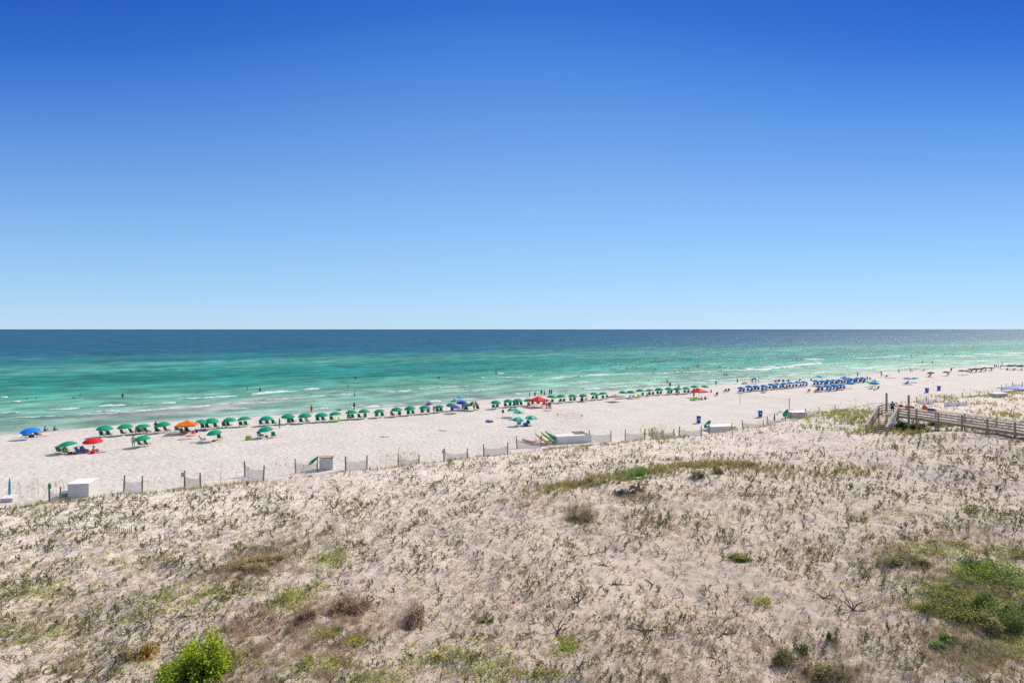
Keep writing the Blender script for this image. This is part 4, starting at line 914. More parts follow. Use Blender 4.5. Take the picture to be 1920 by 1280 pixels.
def sitter(ch, skin, shorts, shirt, hair, label, group='people sitting under the umbrellas'):
    return person('sit', ch.location + Vector((0, 0, -.05)), ch.rotation_euler.z, skin, shorts, shirt, hair, label, group)
def standing(kind, px, py, *a, rz=None, water=False, depth=0, **k):
    if water: x, y = pix(px, py, 0); p = Vector((x, y, -depth))
    else: p = at(px, py)
    return person(kind, p, rnd(-3, 3) if rz is None else rz, *a, **k)
# --- the long waterline row of green umbrellas:   x, eave row, chair offsets in px
ROW = [(196, 807, (-4, 8)), (235.5, 804, (-4,)), (268, 801.5, (-20, -6, 8)), (307, 799.5, (-11, 6)), (377, 795, ()), (396, 793, (-15, -6, 9)), (430.5, 790, (-10, -1)), (459, 789, (-7, 3)), (499.5, 787, (-9, 2, 14)),
       (540, 784, (2, 10)), (572, 783, (-7,)), (603, 780.5, (-7, 4)), (629, 779, (-7,)), (659, 776, (-5, 2)), (682.5, 775, (-8, 2)), (712, 773, (-6, 5)), (744, 771, (-8, 5)), (769.5, 769, (-4, 5)), (797, 766.5, (-5, 6)), (824, 764, (-4, 3)),
       (929, 757.5, (-4, 3)), (953, 754.6, (-5, 3, 11)), (971, 753.4, (-1, 6)), (991, 752, (8,)), (1034, 748, (1,)), (1053, 747, (-3, 4)), (1074, 745, (-4, 3)), (1094, 744, (-3,)), (1113.5, 742, (-2, 5)), (1131.5, 741, (-1, 7)), (1167.5, 738.5, ()), (1183, 737.6, ()),
       (1201, 736, (3,)), (1218.6, 734.5, (-1, 5)), (1236, 733.4, (-3, 2)), (1253.5, 732.2, (-1, 4)), (1270.6, 731, (-2,)), (1287, 730.8, (-4, 3)), (1302, 728.5, (-2, 4)), (1321, 727.8, ())]
GR = 'green umbrellas along the waterline'; GC = 'green chairs along the waterline'
GCH = {}
for i, (x, e, offs) in enumerate(ROW):
    o, p = umbrella('g', x, e, f'{nth(i + 1)} green umbrella from the left in the waterline row', GR, rnd(0, 7), rnd(0, 6))
    wordset = {1: ['lone'], 2: ['left', 'right'], 3: ['left', 'middle', 'right']}
    for j, dx in enumerate(offs):
        row = HZ + F * (ZC - p.z) / p.y
        c, q = chair('g', x + dx, row - .6 - .05 * dx, f'{wordset[len(offs)][j]} green beach chair under the {nth(i + 1)} waterline umbrella', GC); GCH[(i, j)] = c
PS = 'people sitting under the umbrellas'
for (k, sk, s1, s2, h, lb) in [((3, 0), 1, 'k', 'k', 0, 'person sitting in the left chair under the fourth waterline umbrella'), ((3, 1), 0, 'r', None, 1, 'bare backed person in the right chair under the fourth waterline umbrella'), ((2, 2), 0, 'n', None, 1, 'person lounging in the right chair under the third waterline umbrella'),
        ((13, 0), 0, 'w', 'w', 2, 'person in white in the left chair under the fourteenth waterline umbrella'), ((14, 1), 0, 's', 's', 1, 'person in grey blue, right chair under the fifteenth waterline umbrella'), ((16, 0), 0, 'p', 'p', 1, 'person in pink in the left chair under the seventeenth waterline umbrella'),
        ((16, 1), 1, 'p', 'm', 0, 'person in magenta in the right chair under the seventeenth waterline umbrella'), ((19, 0), 1, 'k', 'k', 0, 'person in black in the left chair under the twentieth waterline umbrella'), ((21, 0), 2, 'w', 'k', 0, 'person in black top in the left chair under the twenty-second waterline umbrella'),
        ((33, 0), 0, 'r', 'k', 1, 'person in black top sitting under the thirty-fourth waterline umbrella'), ((9, 0), 1, 'k', None, 1, 'person sitting in the left chair under the tenth waterline umbrella'), ((17, 0), 0, 'n', 'g', 1, 'person in green in the left chair under the eighteenth waterline umbrella')]:
    sitter(GCH[k], sk, s1, s2, h, lb)
# other umbrellas
umbrella('bl', 59, 811, 'large bright blue umbrella at the far left edge of the beach', tilt=4)
umbrella('g', 129, 836, 'green umbrella next to the red one in the lower left of the beach', 'green umbrellas set back from the water', tilt=9, tdir=1.2)
umbrella('r', 174.5, 832, 'red umbrella with seated people below it, left part of the beach', tilt=6, tdir=2)
umbrella('g', 268.5, 825, 'green umbrella set back from the water with a standing woman beside it', 'green umbrellas set back from the water', tilt=4)
umbrella('g', 404, 814.7, 'green umbrella set back from the water right of the orange tent', 'green umbrellas set back from the water', tilt=5)
umbrella('g', 499.4, 808, 'green umbrella set back from the water with a lime bag at its left', 'green umbrellas set back from the water', tilt=3)
GA = 'green and aqua umbrellas behind the kayaks'
umbrella('ga', 962, 772, 'green and aqua umbrella, leftmost and rearmost of the cluster of four', GA, 5, 1)
umbrella('ga', 973, 775.5, 'green and aqua umbrella overlapping the rearmost one of its cluster', GA, 6, 2)
umbrella('ga', 971, 788, 'green and aqua umbrella at the front left of the cluster of four', GA, 5, 2)
umbrella('ga', 995.5, 786, 'green and aqua umbrella at the front right of the cluster of four', GA, 6, .4)
umbrella('s', 862, 747, 'small pale aqua umbrella standing high behind the navy one', sc=1.0, tilt=8)
umbrella('g', 846, 761, 'green umbrella mostly hidden behind the purple umbrella', tilt=6)
umbrella('n', 866, 759, 'navy blue umbrella behind the purple umbrella')
umbrella('g', 876, 760.3, 'green umbrella between the navy one and the yellow striped one')
umbrella('p', 852, 765, 'dusty purple umbrella left of the yellow striped umbrella', tilt=6, tdir=1)
umbrella('y', 889, 760.5, 'yellow and navy striped umbrella')
umbrella('g', 853, 754, 'dark green umbrella at the back between purple and navy ones', sc=.8)
umbrella('rb', 806, 759.6, 'rainbow coloured umbrella behind the nineteenth waterline umbrella', tilt=8, sc=.9)
BR = 'blue umbrellas in the first blue row'; BC = 'navy chairs under the blue umbrellas'
B1 = [(1390, 729), (1404.5, 727.5), (1418, 725.5), (1432, 725.5), (1446, 723.5), (1458, 722.7), (1470.5, 722), (1482.5, 720.6), (1496, 719.4), (1507.5, 719)]
B2 = [(1529, 717), (1542, 716.2), (1553, 715.4), (1563, 714.5), (1574, 713.9), (1585.5, 713.4), (1597, 712.7), (1608, 711.5), (1617, 710.5)]
B3 = [(1537, 727), (1552, 726.3), (1565, 725), (1578, 723.6), (1595, 721.2)]
BCH = {}
for rn, row_, nm in ((1, B1, 'left blue row'), (2, B2, 'right rear blue row'), (3, B3, 'right front blue row')):
    for i, (x, e) in enumerate(row_):
        o, p = umbrella('b', x, e, f'{nth(i + 1)} blue umbrella from the left in the {nm}', 'blue umbrellas of the ' + nm, 5, 1.5)
        row = HZ + F * (ZC - p.z) / p.y
        if rn == 3 and i == 4: continue
        for j, dx in enumerate((-3.2, 3.4)):
            c, q = chair('b', x + dx, row - .3, f'{("left", "right")[j]} navy beach chair under the {nth(i + 1)} umbrella of the {nm}', BC); BCH[(rn, i, j)] = c
ppl = [((1, 0, 0), 0, 'p', 'p', 0, 'person in pink'), ((1, 1, 1), 1, 'k', None, 0, 'bare chested person'), ((1, 2, 0), 1, 'r', 'r', 0, 'person in red'), ((1, 2, 1), 1, 'k', 'r', 1, 'person in red top'), ((1, 3, 0), 0, 'b', None, 1, 'person in blue shorts'), ((1, 3, 1), 2, 'k', 'w', 0, 'person in white shirt'),
       ((1, 5, 0), 0, 'n', 'b', 1, 'person in blue top'), ((1, 6, 1), 0, 'k', 'w', 2, 'person in white top'), ((2, 1, 0), 1, 'k', None, 0, 'bare chested person'), ((2, 2, 0), 1, 'r', 'k', 0, 'person in black top'), ((2, 3, 1), 2, 'k', 'k', 0, 'person in black'), ((2, 4, 0), 1, 'r', 'w', 0, 'person in white shirt'),
       ((2, 5, 1), 1, 'o', None, 1, 'person in orange shorts'), ((2, 6, 0), 0, 'w', 'w', 1, 'person in white'), ((2, 7, 0), 2, 'k', 'g', 0, 'person in green top'), ((3, 0, 0), 1, 'n', 'n', 0, 'person in navy'), ((3, 1, 1), 0, 'w', 'l', 1, 'person in light blue top'), ((3, 3, 0), 1, 'k', 'o', 0, 'person in orange top')]
for k, sk, s1, s2, h, lb in ppl:
    nm = {1: 'left blue row', 2: 'right rear blue row', 3: 'right front blue row'}[k[0]]
    sitter(BCH[k], sk, s1, s2, h, f'{lb} sitting under the {nth(k[1] + 1)} umbrella of the {nm}')
umbrella('ob', 1397, 720.5, 'orange and tan umbrella behind the left end of the blue row', tilt=10)
umbrella('mc', 1417, 712, 'pink, white and blue umbrella at the water behind the blue row', sc=1.1)
umbrella('gl', 1628, 718, 'small lime and aqua umbrella right of the blue rows', tilt=10)
umbrella('yb', 1641, 716.5, 'yellow and green umbrella behind the last single blue umbrella')
umbrella('b', 1639.5, 721, 'single blue umbrella standing apart right of the blue rows', sc=1.15)
umbrella('s', 1535, 707.8, 'small light blue umbrella near the water behind the blue rows', tilt=8, sc=1.1)
umbrella('te', 1716, 711, 'teal umbrella overlapping the lavender one, right part of the beach', tilt=8, tdir=1.5)
umbrella('la', 1702, 712.5, 'lavender blue umbrella overlapping the teal one, right part of the beach', tilt=3)
umbrella('br', 1746, 701, 'brown umbrella over a red chair, alone on the right beach', tilt=6, tdir=1.5, sc=1.1)
umbrella('br', 1774.6, 699, 'brown umbrella right of the one over the red chair', tilt=3, sc=1.1)
BN = 'brown umbrellas at the far right of the beach'
umbrella('ol', 1803.5, 697.5, 'olive brown umbrella, leftmost of the far right umbrella row', BN, sc=1.1); umbrella('ol', 1812, 697.2, 'tan and brown umbrella, second of the far right umbrella row', BN)
for i, (x, e) in enumerate([(1820, 693.8), (1829, 693.2), (1838, 692.6), (1846.6, 691.4), (1857.5, 690.8)]):
    o, p = umbrella('br', x, e, f'{nth(i + 3)} umbrella, dark brown, of the far right umbrella row', BN, 3)
    if i < 5:
        row = HZ + F * (ZC - p.z) / p.y; chair('c', x, row, f'dark chair under the {nth(i + 3)} umbrella of the far right row', 'dark chairs at the far right')
umbrella('te', 1903, 686.8, 'teal umbrella behind the brown ones at the right edge'); umbrella('br', 1893, 688, 'large brown umbrella at the right edge, left one of two', BN, sc=1.25); umbrella('br', 1913, 688, 'large brown umbrella at the right edge, right one of two', BN, sc=1.25)
umbrella('gl', 1917, 684.2, 'lime umbrella behind the brown ones at the right edge'); umbrella('lb', 1881, 687, 'pale blue umbrella beside the people at the far right')
# chairs set back from the row
for a in [('g', 264, 836.5, 'left chair under the green umbrella beside the standing woman'), ('g', 276.5, 836, 'right chair under the green umbrella beside the standing woman'), ('g', 412, 824, 'upright green chair under the set back umbrella right of the orange tent'),
          ('g', 488, 820, 'green chair left of the pole under the umbrella with the lime bag'), ('g', 513, 820, 'green chair right of the pole under the umbrella with the lime bag'), ('g', 973, 797.5, 'green chair under the front left green and aqua umbrella'),
          ('g', 990, 797, 'green chair behind the blue cooler under the green and aqua umbrella'), ('r', 991, 762, 'red chair under the umbrella left of the red tent'), ('r', 1019, 761, 'red chair at the right side of the left red tent'), ('c', 1009, 758, 'dark chair under the left red tent'),
          ('y', 1098, 753, 'yellow chair under the umbrella row left of the tan tent'), ('c', 1091, 753.5, 'dark chair left of the yellow chair'), ('y', 1197, 746.5, 'yellow towelled chair right of the tan tent'), ('w', 1181, 747.5, 'chair with a pale towel, right of the tan tent'),
          ('t', 1188, 747.5, 'beige chair beside the chair with the pale towel'), ('t', 576, 793, 'chair with a beige towel under the eleventh waterline umbrella'), ('t', 1272, 740, 'tan chair under the thirty-seventh waterline umbrella'), ('bb', 1359, 735.5, 'blue folding chair alone left of the blue row'),
          ('c', 1365, 734.5, 'grey folding chair beside the lone blue folding chair'), ('c', 1343, 742, 'grey chair in the open right of the right red tent'), ('o', 1516, 735.5, 'orange chair standing alone left of the front blue umbrellas'), ('o', 1529, 735.5, 'orange chair next to the first front blue umbrella'),
          ('r', 1453.5, 717.5, 'red chair at the water behind the blue row'), ('c', 1460, 717, 'dark chair right of the red chair at the water'), ('bb', 1468, 717, 'blue chair at the water behind the blue row'), ('c', 1477, 716.5, 'dark chair at the water behind the blue row, right one'),
          ('r', 1743, 706, 'red chair under the lone brown umbrella'), ('c', 1776, 704, 'dark chair under the brown umbrella right of the red chair'), ('c', 1619, 717.5, 'grey chair at the right end of the rear blue row'), ('c', 1661, 707.5, 'dark chair with a long board stretched out beside it'),
          ('bb', 48, 819.5, 'blue chair at the left under the large bright blue umbrella'), ('bb', 70, 818, 'blue chair at the right under the large bright blue umbrella'), ('g', 112, 849, 'green chair at the left under the umbrella beside the red one'), ('g', 124, 851, 'green chair in front under the umbrella beside the red one'),
          ('bb', 148, 850, 'royal blue chair at the left under the red umbrella'), ('bb', 158, 849, 'royal blue chair at the right under the red umbrella'), ('c', 848, 771, 'dark chair tipped back under the purple umbrella'), ('c', 875, 769, 'dark chair under the green umbrella by the yellow striped one'),
          ('c', 896, 768, 'dark chair right of the yellow striped umbrella pole'), ('w', 1633, 729.5, 'white chair under the single blue umbrella'), ('g', 1645, 730, 'green chair under the single blue umbrella'), ('c', 1700, 720, 'dark chair under the lavender umbrella'), ('c', 1888, 694, 'dark chair under the left large brown umbrella'),
          ('r', 1901, 694.5, 'red chair between the two large brown umbrellas'), ('bb', 1914, 694.5, 'blue chair under the right large brown umbrella'), ('g', 333, 809, 'green chair at the left under the orange tent'), ('g', 342, 813, 'green chair in front under the orange tent'), ('g', 351, 811, 'green chair at the right under the orange tent')]:
    GCH[a[3]] = chair(*a, 'single chairs on the beach')[0]
c, q = chair('g', 380, 827.5, 'reclined green chair turned away, set back right of the orange tent', 'single chairs on the beach', SEA - R(75))
def sit_at(key, *a): sitter(GCH[key], *a)
sit_at('blue chair at the left under the large bright blue umbrella', 1, 'k', None, 0, 'bare backed person in the left blue chair at the far left')
sit_at('blue chair at the right under the large bright blue umbrella', 1, 'n', None, 0, 'person in the right blue chair at the far left')
sit_at('green chair at the left under the umbrella beside the red one', 1, 'k', None, 1, 'person with brown hair in the left green chair near the red umbrella')
sit_at('green chair in front under the umbrella beside the red one', 0, 'o', 'y', 1, 'person in yellow top, legs stretched out, near the red umbrella')
sit_at('royal blue chair at the left under the red umbrella', 0, 'n', 'b', 1, 'person in blue top in the left chair under the red umbrella')
sit_at('royal blue chair at the right under the red umbrella', 1, 'r', None, 0, 'bare shouldered person in the right chair under the red umbrella')
sit_at('green chair left of the pole under the umbrella with the lime bag', 2, 'k', 'w', 0, 'person in white shirt in the chair beside the lime bag')
sit_at('green chair under the front left green and aqua umbrella', 0, 's', 'l', 2, 'person in pale blue shirt under the front left green and aqua umbrella')
sit_at('green chair at the right under the orange tent', 1, 'k', 'k', 0, 'person in black in the right chair under the orange tent')
sit_at('green chair in front under the orange tent', 1, 'r', None, 0, 'person in red shorts in the front chair under the orange tent')
sit_at('dark chair under the left red tent', 1, 'k', 'c', 0, 'person in grey lounging under the left red tent')
sit_at('dark chair under the green umbrella by the yellow striped one', 0, 'n', 'm', 1, 'person in magenta top by the yellow striped umbrella')
sit_at('dark chair right of the yellow striped umbrella pole', 2, 'k', None, 0, 'dark haired person right of the yellow striped umbrella')
sit_at('dark chair left of the yellow chair', 1, 'n', 'c', 0, 'person in dark top beside the yellow chair')
sit_at('chair with a beige towel under the eleventh waterline umbrella', 0, 'k', 'w', 2, 'fair haired person on the beige towelled chair')
sit_at('tan chair under the thirty-seventh waterline umbrella', 1, 'k', None, 0, 'tanned person in the tan chair near the right red tent')
sit_at('dark chair under the lavender umbrella', 1, 'k', 's', 0, 'person lounging under the lavender umbrella')
sit_at('red chair between the two large brown umbrellas', 1, 'r', None, 0, 'person in the red chair at the right edge')
sit_at('red chair under the lone brown umbrella', 1, 'p', None, 1, 'person in the red chair under the lone brown umbrella')
# --- frame tents
def canopy_tent(px, py, w, h, rise, m, label, rz=0.0, sag=.15, legs=True, valance=.22, tilt=(0, 0)):
    p = at(px, py); root = empty('canopy_tent', p, rz, label, 'canopy tent'); a = w / 2; b = MB(); n = 6; vs = []; fs = []
    root.rotation_euler = (tilt[0], tilt[1], rz)
    cor = [(-a, -a), (a, -a), (a, a), (-a, a)]
    vs.append((0, 0, h + rise))
    for ring in range(1, n + 1):
        f = ring / n; z = h + rise * ((1 - f) + sag * math.sin(PI * f) * -.6)
        for k in range(4):
            x0, y0 = cor[k]; x1, y1 = cor[(k + 1) % 4]
            for j in range(4): t = j / 4; vs.append(((x0 + (x1 - x0) * t) * f, (y0 + (y1 - y0) * t) * f, z - .04 * math.sin(PI * t) * f))
    for k in range(16): fs.append((0, 1 + k, 1 + (k + 1) % 16))
    for r_ in range(n - 1):
        o = 1 + r_ * 16
        for k in range(16): fs.append((o + k, o + 16 + k, o + 16 + (k + 1) % 16, o + (k + 1) % 16))
    o = 1 + (n - 1) * 16; L = len(vs)
    for k in range(16): v = vs[o + k]; vs.append((v[0], v[1], v[2] - valance))
    for k in range(16): fs.append((o + k, L + k, L + (k + 1) % 16, o + (k + 1) % 16))
    b.add(vs, fs); b.obj('tent_roof', m, root)
    if legs:
        for (x, y) in cor:
            b = MB(); b.tube([(x * .98, y * .98, -.2), (x * .98, y * .98, h)], .02, 6); b.obj('leg', METAL, root)
        b = MB()
        for k in range(4): x0, y0 = cor[k]; x1, y1 = cor[(k + 1) % 4]; b.beam((x0 * .97, y0 * .97, h - .1), (x1 * .97, y1 * .97, h - .1), .02, .02)
        b.obj('truss', METAL, root)
    return root
canopy_tent(350, 812, 2.9, 1.5, .65, ORG, 'orange canopy tent at the waterline in the left half', R(18))
canopy_tent(1010, 763, 3.3, 1.6, .75, RED, 'left red canopy tent standing among the green umbrellas', R(38))
canopy_tent(1311, 746, 3.0, 1.7, .7, RED, 'right red canopy tent at the end of the green umbrellas', R(30))
canopy_tent(1155, 753, 2.9, 1.25, .55, TAN, 'tan canopy tent tilted low among the green umbrellas', R(38), tilt=(R(-9), R(4)))
flag = mat('flag_blue_canvas', (.14, .22, .48), .8, .2, 5)
canopy_tent(1584, 714, 1.9, 1.1, .5, flag, 'small blue and pink pop up tent at the water behind the blue rows', R(20)); 
b = MB(); b.box((0, 0, .5), (.05, 1.3, .9)); p = at(1590, 713); o = b.obj('beach_towel', PINK, None, p, .4); tag(o, 'pink cloth hanging beside the small blue pop up tent', 'towel')
b = MB(); b.beam((1.6, -1.5, 1.5), (1.62, -1.5, .75), .02, .02)
p = at(1332, 741); b = MB(); vs = [(0, 0, 1.45), (.35, .02, 1.4), (.38, .05, .7), (.12, .0, .62), (0, .03, .9)]; b.add(vs + [(x, y + .04, z) for x, y, z in vs], [(0, 1, 2, 3, 4), (9, 8, 7, 6, 5), (0, 5, 6, 1), (1, 6, 7, 2), (2, 7, 8, 3), (3, 8, 9, 4), (4, 9, 5, 0)]); b.tube([(0, 0, -.2), (0, 0, 1.5)], .015, 5); o = b.obj('red_flag', RED, None, p); tag(o, 'red flag hanging at the right corner of the right red tent', 'flag')
# big light blue cover at the right edge
root = canopy_tent(1903, 733, 5.6, .85, .65, LAV, 'wide light blue low canopy by the far right storage boxes', R(30), legs=True, valance=.2)
# --- blue litter bins
for (x, y, l) in [(1310, 793, 'blue litter bin behind the fence, nearest and leftmost of the four'), (1425.5, 782, 'blue litter bin left of the closed green umbrella, second from left'), (1738, 736, 'blue litter bin above the boardwalk, third from left'), (1760.5, 732, 'blue litter bin above the boardwalk, rightmost of the four')]:
    p = at(x, y); root = empty('litter_bin', p, R(-10), l, 'litter bin', 'blue litter bins')
    b = MB(); vs = []; fs = []
    for z, s_ in ((.08, .52), (.6, .60), (1.1, .66), (1.16, .70), (1.22, .70)):
        for (sx, sy) in ((-1, -1), (1, -1), (1, 1), (-1, 1)): vs.append((sx * s_ / 2, sy * s_ / 2, z))
    for i in range(4):
        for k in range(4): fs.append((i * 4 + k, i * 4 + (k + 1) % 4, i * 4 + 4 + (k + 1) % 4, i * 4 + 4 + k))
    fs += [(3, 2, 1, 0), (16, 17, 18, 19)]; b.add(vs, fs); b.obj('bin_body', BINB, root)
    b = MB(); b.box((0, 0, 1.25), (.74, .74, .05)); b.box((0, .36, 1.2), (.5, .06, .06)); b.obj('lid', BINB, root)
    for s_ in (-1, 1): b = MB(); b.tube([(s_ * .3, .3, .07), (s_ * .38, .3, .07)], .09, 10); b.obj('wheel', BLK, root)
    b = MB(); b.box((0, -.335, .75), (.2, .012, .2)); b.obj('sticker', LIGHT, root)
# --- sand fence panels
NETM = net_mat('netting', (.56, .54, .50), 13.0, 9.0, .30)
def post_mesh(h, r=.085):
    b = MB(); b.tube([(0, 0, -.6), (rnd(-.01, .01), 0, h * .5), (0, 0, h)], [r, r, r * .92], 8, sm=False); return b
for i, pn in enumerate(FENCE):
    pts = [fence_xy(*q) for q in pn]; pts = [Vector((x, y, hz(x, y))) for x, y in pts]
    z0 = ZB
    lab = f'weathered sand fence panel with sagging mesh, {nth(i + 1)} from the left'
    if i == 0: lab = 'leftmost sand fence panel, green cloth tied on its left post'
    root = empty('sand_fence', pts[0], 0, lab, 'sand fence', 'sand fence panels along the dune foot')
    top = ZB + 1.7
    rel = [q - pts[0] for q in pts]
    for q in rel:
        b = post_mesh(top - (q.z + pts[0].z)); lean = rnd(-.05, .06); o = b.obj('post', POSTM, root, q); o.rotation_euler = (rnd(-.04, .04), lean, 0)
    for a, c in zip(rel[:-1], rel[1:]):
        d = c - a; L = math.hypot(d.x, d.y); n = 10; vs = []; fs = []
        za = top - pts[0].z
        for k in range(n + 1):
            t = k / n; sag = .28 * math.sin(PI * t) ** .8 + .12
            gx, gy = pts[0].x + a.x + d.x * t, pts[0].y + a.y + d.y * t; g = hz(gx, gy) - pts[0].z
            vs += [(L * t, .06 * math.sin(t * 9 + i), max(g - .1, -.6)), (L * t, .04 * math.sin(t * 7 + i), za - sag - .33)]
        for k in range(n): fs.append((2 * k, 2 * k + 2, 2 * k + 3, 2 * k + 1))
        b = MB(); b.add(vs, fs); o = b.obj('netting', NETM, root, (a.x, a.y, 0)); o.rotation_euler = (0, 0, math.atan2(d.y, d.x))
    if i == 0:
        b = MB(); b.ball((0, 0, 1.62), .16, 8, 6, sc=(.9, .8, 1.5)); b.ball((.1, 0, 1.42), .08, 6, 5, sc=(1, .6, 1.6)); b.obj('tied_cloth', GRN, root, rel[0])
# small signboards nailed to two fence posts
for (x, y, l) in [(343, 884, 'small square sign board on the post of the third sand fence panel'), (831, 842, 'small sign board on the post of the eighth sand fence panel')]:
    fx, fy = fence_xy(x, y); b = MB(); b.box((0, -.1, 0), (.42, .03, .46)); o = b.obj('sign_board', WOODG, None, (fx + .08, fy - .02, ZB + 1.42)); tag(o, l, 'sign')
# the broken slat fence on the dune and a few lone stakes
p = at(222, 998); root = empty('slat_fence', p, 0, 'short broken row of dark slats sticking out of the left dune', 'slat fence')
for k in range(14):
    x = -.85 + k * .13; b = MB(); g = hz(p.x + x, p.y + x * .25) - p.z; b.box((0, 0, .1), (.045, .015, .5 * rnd(.7, 1.3))); o = b.obj('slat', POSTM, root, (x, x * .25, g + rnd(-.05, .1))); o.rotation_euler = (0, rnd(-.12, .12), 0)
for (x, y, h, l, m) in [(152, 1030, .5, 'short white stake in the sand of the left dune', LIGHT), (1530, 806, .5, 'short dark stake in the dune left of the boardwalk stairs', POSTM), (1788, 770, .9, 'lone stake in the dune beyond the boardwalk', POSTM), (1777, 763, .8, 'thin stake by the low white cloth barrier beyond the boardwalk', POSTM)]:
    p = at(x, y); b = MB(); b.tube([(0, 0, -.3), (0, 0, h)], .035, 6); o = b.obj('stake', m, None, p); tag(o, l, 'stake')
# --- storage boxes
def chest(px, py, d, rz, label, open_=False, cat='storage box', mats=None, zoff=0):
    p = at(px, py); p.z = min(p.z, max(p.z - .4, ZB)) + zoff; root = empty('storage_box', p, rz, label, cat); x, y, z = d
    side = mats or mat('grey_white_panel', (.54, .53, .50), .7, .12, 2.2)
    for s_ in (-1, 1):
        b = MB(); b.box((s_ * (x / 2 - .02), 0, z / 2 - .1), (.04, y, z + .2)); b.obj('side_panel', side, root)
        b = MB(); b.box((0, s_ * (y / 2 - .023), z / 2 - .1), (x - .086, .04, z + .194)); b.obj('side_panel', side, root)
    if not open_:
        b = MB(); vs = [(-x / 2 - .04, -y / 2 - .04, z + .01), (x / 2 + .04, -y / 2 - .04, z + .01), (x / 2 + .04, y / 2 + .04, z + .10), (-x / 2 - .04, y / 2 + .04, z + .10)]
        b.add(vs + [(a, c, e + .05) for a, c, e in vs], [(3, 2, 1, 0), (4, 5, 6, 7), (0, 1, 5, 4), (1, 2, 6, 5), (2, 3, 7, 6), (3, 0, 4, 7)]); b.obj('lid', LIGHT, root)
    else:
        b = MB()
        for s_ in (-1, 1): b.box((0, s_ * y / 2, z + .115), (x + .1, .09, .05)); b.box((s_ * x / 2, 0, z + .117), (.09, y - .1, .05))
        b.box((0, 0, z - .15), (x - .1, y - .1, .03)); b.obj('wooden_rim', mat('red_brown_wood', (.36, .18, .11), .8, .3, 8), root)
    b = MB(); b.box((x * .1, -y / 2 - .012, z * .6), (.1, .02, .05)); b.obj('latch', METAL, root); return root
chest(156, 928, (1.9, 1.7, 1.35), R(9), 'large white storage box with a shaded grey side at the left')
chest(121, 931, (.6, .5, .4), R(9), 'low dark grey box left of the large white storage box', mats=mat('dark_grey_panel', (.20, .21, .23), .6, .1, 3))
chest(612.5, 879, (1.55, 1.1, 1.35), R(12), 'tall white box with an open red brown rim beside the leaning umbrella', True)
chest(1352, 807, (4.4, 1.7, .8), R(12), 'long low white storage box in the middle fence gap')
chest(1494, 782, (3.0, 1.6, 1.05), R(8), 'grey storage box next to the half hidden green umbrella', mats=mat('grey_panel', (.36, .36, .35), .7, .15, 3))
chest(1872, 743, (4.2, 1.4, 1.1), R(18), 'grey white storage box at the far right dune edge')
chest(17, 939, (1.0, .7, .35), R(10), 'low white box at the foot of the closed teal umbrella')
# long white pen for the boats
p = at(1070, 827); p.z = ZB; root = empty('boat_pen', p, R(17), 'long grey white board pen heaped with white sand beside the kayaks', 'pen')
PB = mat('pale_boards', (.70, .69, .65), .75, .12, 3)
for (c_, d_) in [((0, -1.5, .5), (5.4, .06, 1.2)), ((-2.7, .2, .5), (.06, 3.3, 1.22)), ((2.7, .2, .45), (.06, 3.3, 1.1))]:
    b = MB(); b.box(c_, d_); n = int(max(d_[0], d_[1]) / .3)
    for k in range(n):
        t = -.5 + (k + .5) / n
        b.box((c_[0] + (d_[0] * t if d_[0] > 1 else -.045), c_[1] + (d_[1] * t if d_[1] > 1 else -.045), c_[2]), (.025, .025, d_[2] * .98) if d_[0] > 1 else (.025, .025, d_[2] * .98))
    b.obj('side_panel', PB, root)
b = MB(); n = 14; vs = []; fs = []
for i in range(n):
    for j in range(n):
        x = -2.62 + 5.24 * i / (n - 1); y = -1.44 + 3.2 * j / (n - 1); vs.append((x, y, .80 + .22 * math.sin(PI * i / (n - 1)) * math.sin(PI * j / (n - 1)) + rnd(-.03, .03)))
for i in range(n - 1):
    for j in range(n - 1): a = i * n + j; fs.append((a, a + n, a + n + 1, a + 1))
b.add(vs, fs, 0, True); b.obj('cover', LIGHT, root)
b = MB(); 
for k in range(5): b.box((1.6 + rnd(-.2, .2), .1 + k * .28, 1.06 + .03 * k), (1.9, .16, .04), Matrix.Rotation(rnd(-.12, .12), 3, 'Z'))
o = b.obj('plank_pile', mat('brown_planks', (.24, .16, .11), .85, .3, 7), None, p, R(17)); tag(o, 'brown planks lying across the right end of the boat pen', 'planks')
# --- kayaks
def kayak(px, py, L, rz, mats, label, tiltx=0, roll=0, lift=.2):
    p = at(px, py); p.z = ZB + lift; root = empty('kayak', p, rz, label, 'kayak', 'kayaks by the board pen'); root.rotation_euler = (tiltx, roll, rz); b = MB(); vs = []; fs = []; n = 14; m = 10
    for i in range(n + 1):
        t = i / n; w = .42 * math.sin(PI * min(max(t, .02), .98)) ** .6; k0 = .10 * (2 * t - 1) ** 4
        for k in range(m): a = 2 * PI * k / m; vs.append(((t - .5) * L, w * math.cos(a), k0 * 1.6 + .16 * math.sin(a) * (w / .42) ** .5))
    for i in range(n):
        for k in range(m): fs.append((i * m + k, i * m + (k + 1) % m, (i + 1) * m + (k + 1) % m, (i + 1) * m + k))
    fs += [tuple(range(m)), tuple(n * m + k for k in range(m))[::-1]]
    b.add(vs, fs, 0, True); b.obj('hull', mats[0], root)
    b = MB(); b.tube([(-.55, 0, .16), (-.1, 0, .17), (.35, 0, .16)], [.20, .25, .2], 10); b.v = [(x, y, .155 + (z - .16) * .12) for x, y, z in b.v]; b.obj('seat', mats[1], root)
    b = MB(); b.box((.95, 0, .15), (.5, .28, .03)); b.obj('hatch', mats[1], root); return root
kayak(992, 830, 3.0, R(-48), (mat('red_kayak', (.62, .07, .04), .4, .15, 3), mat('orange_kayak', (.72, .22, .10), .4, .1, 3)), 'red kayak lying alone on the sand left of the board pen')
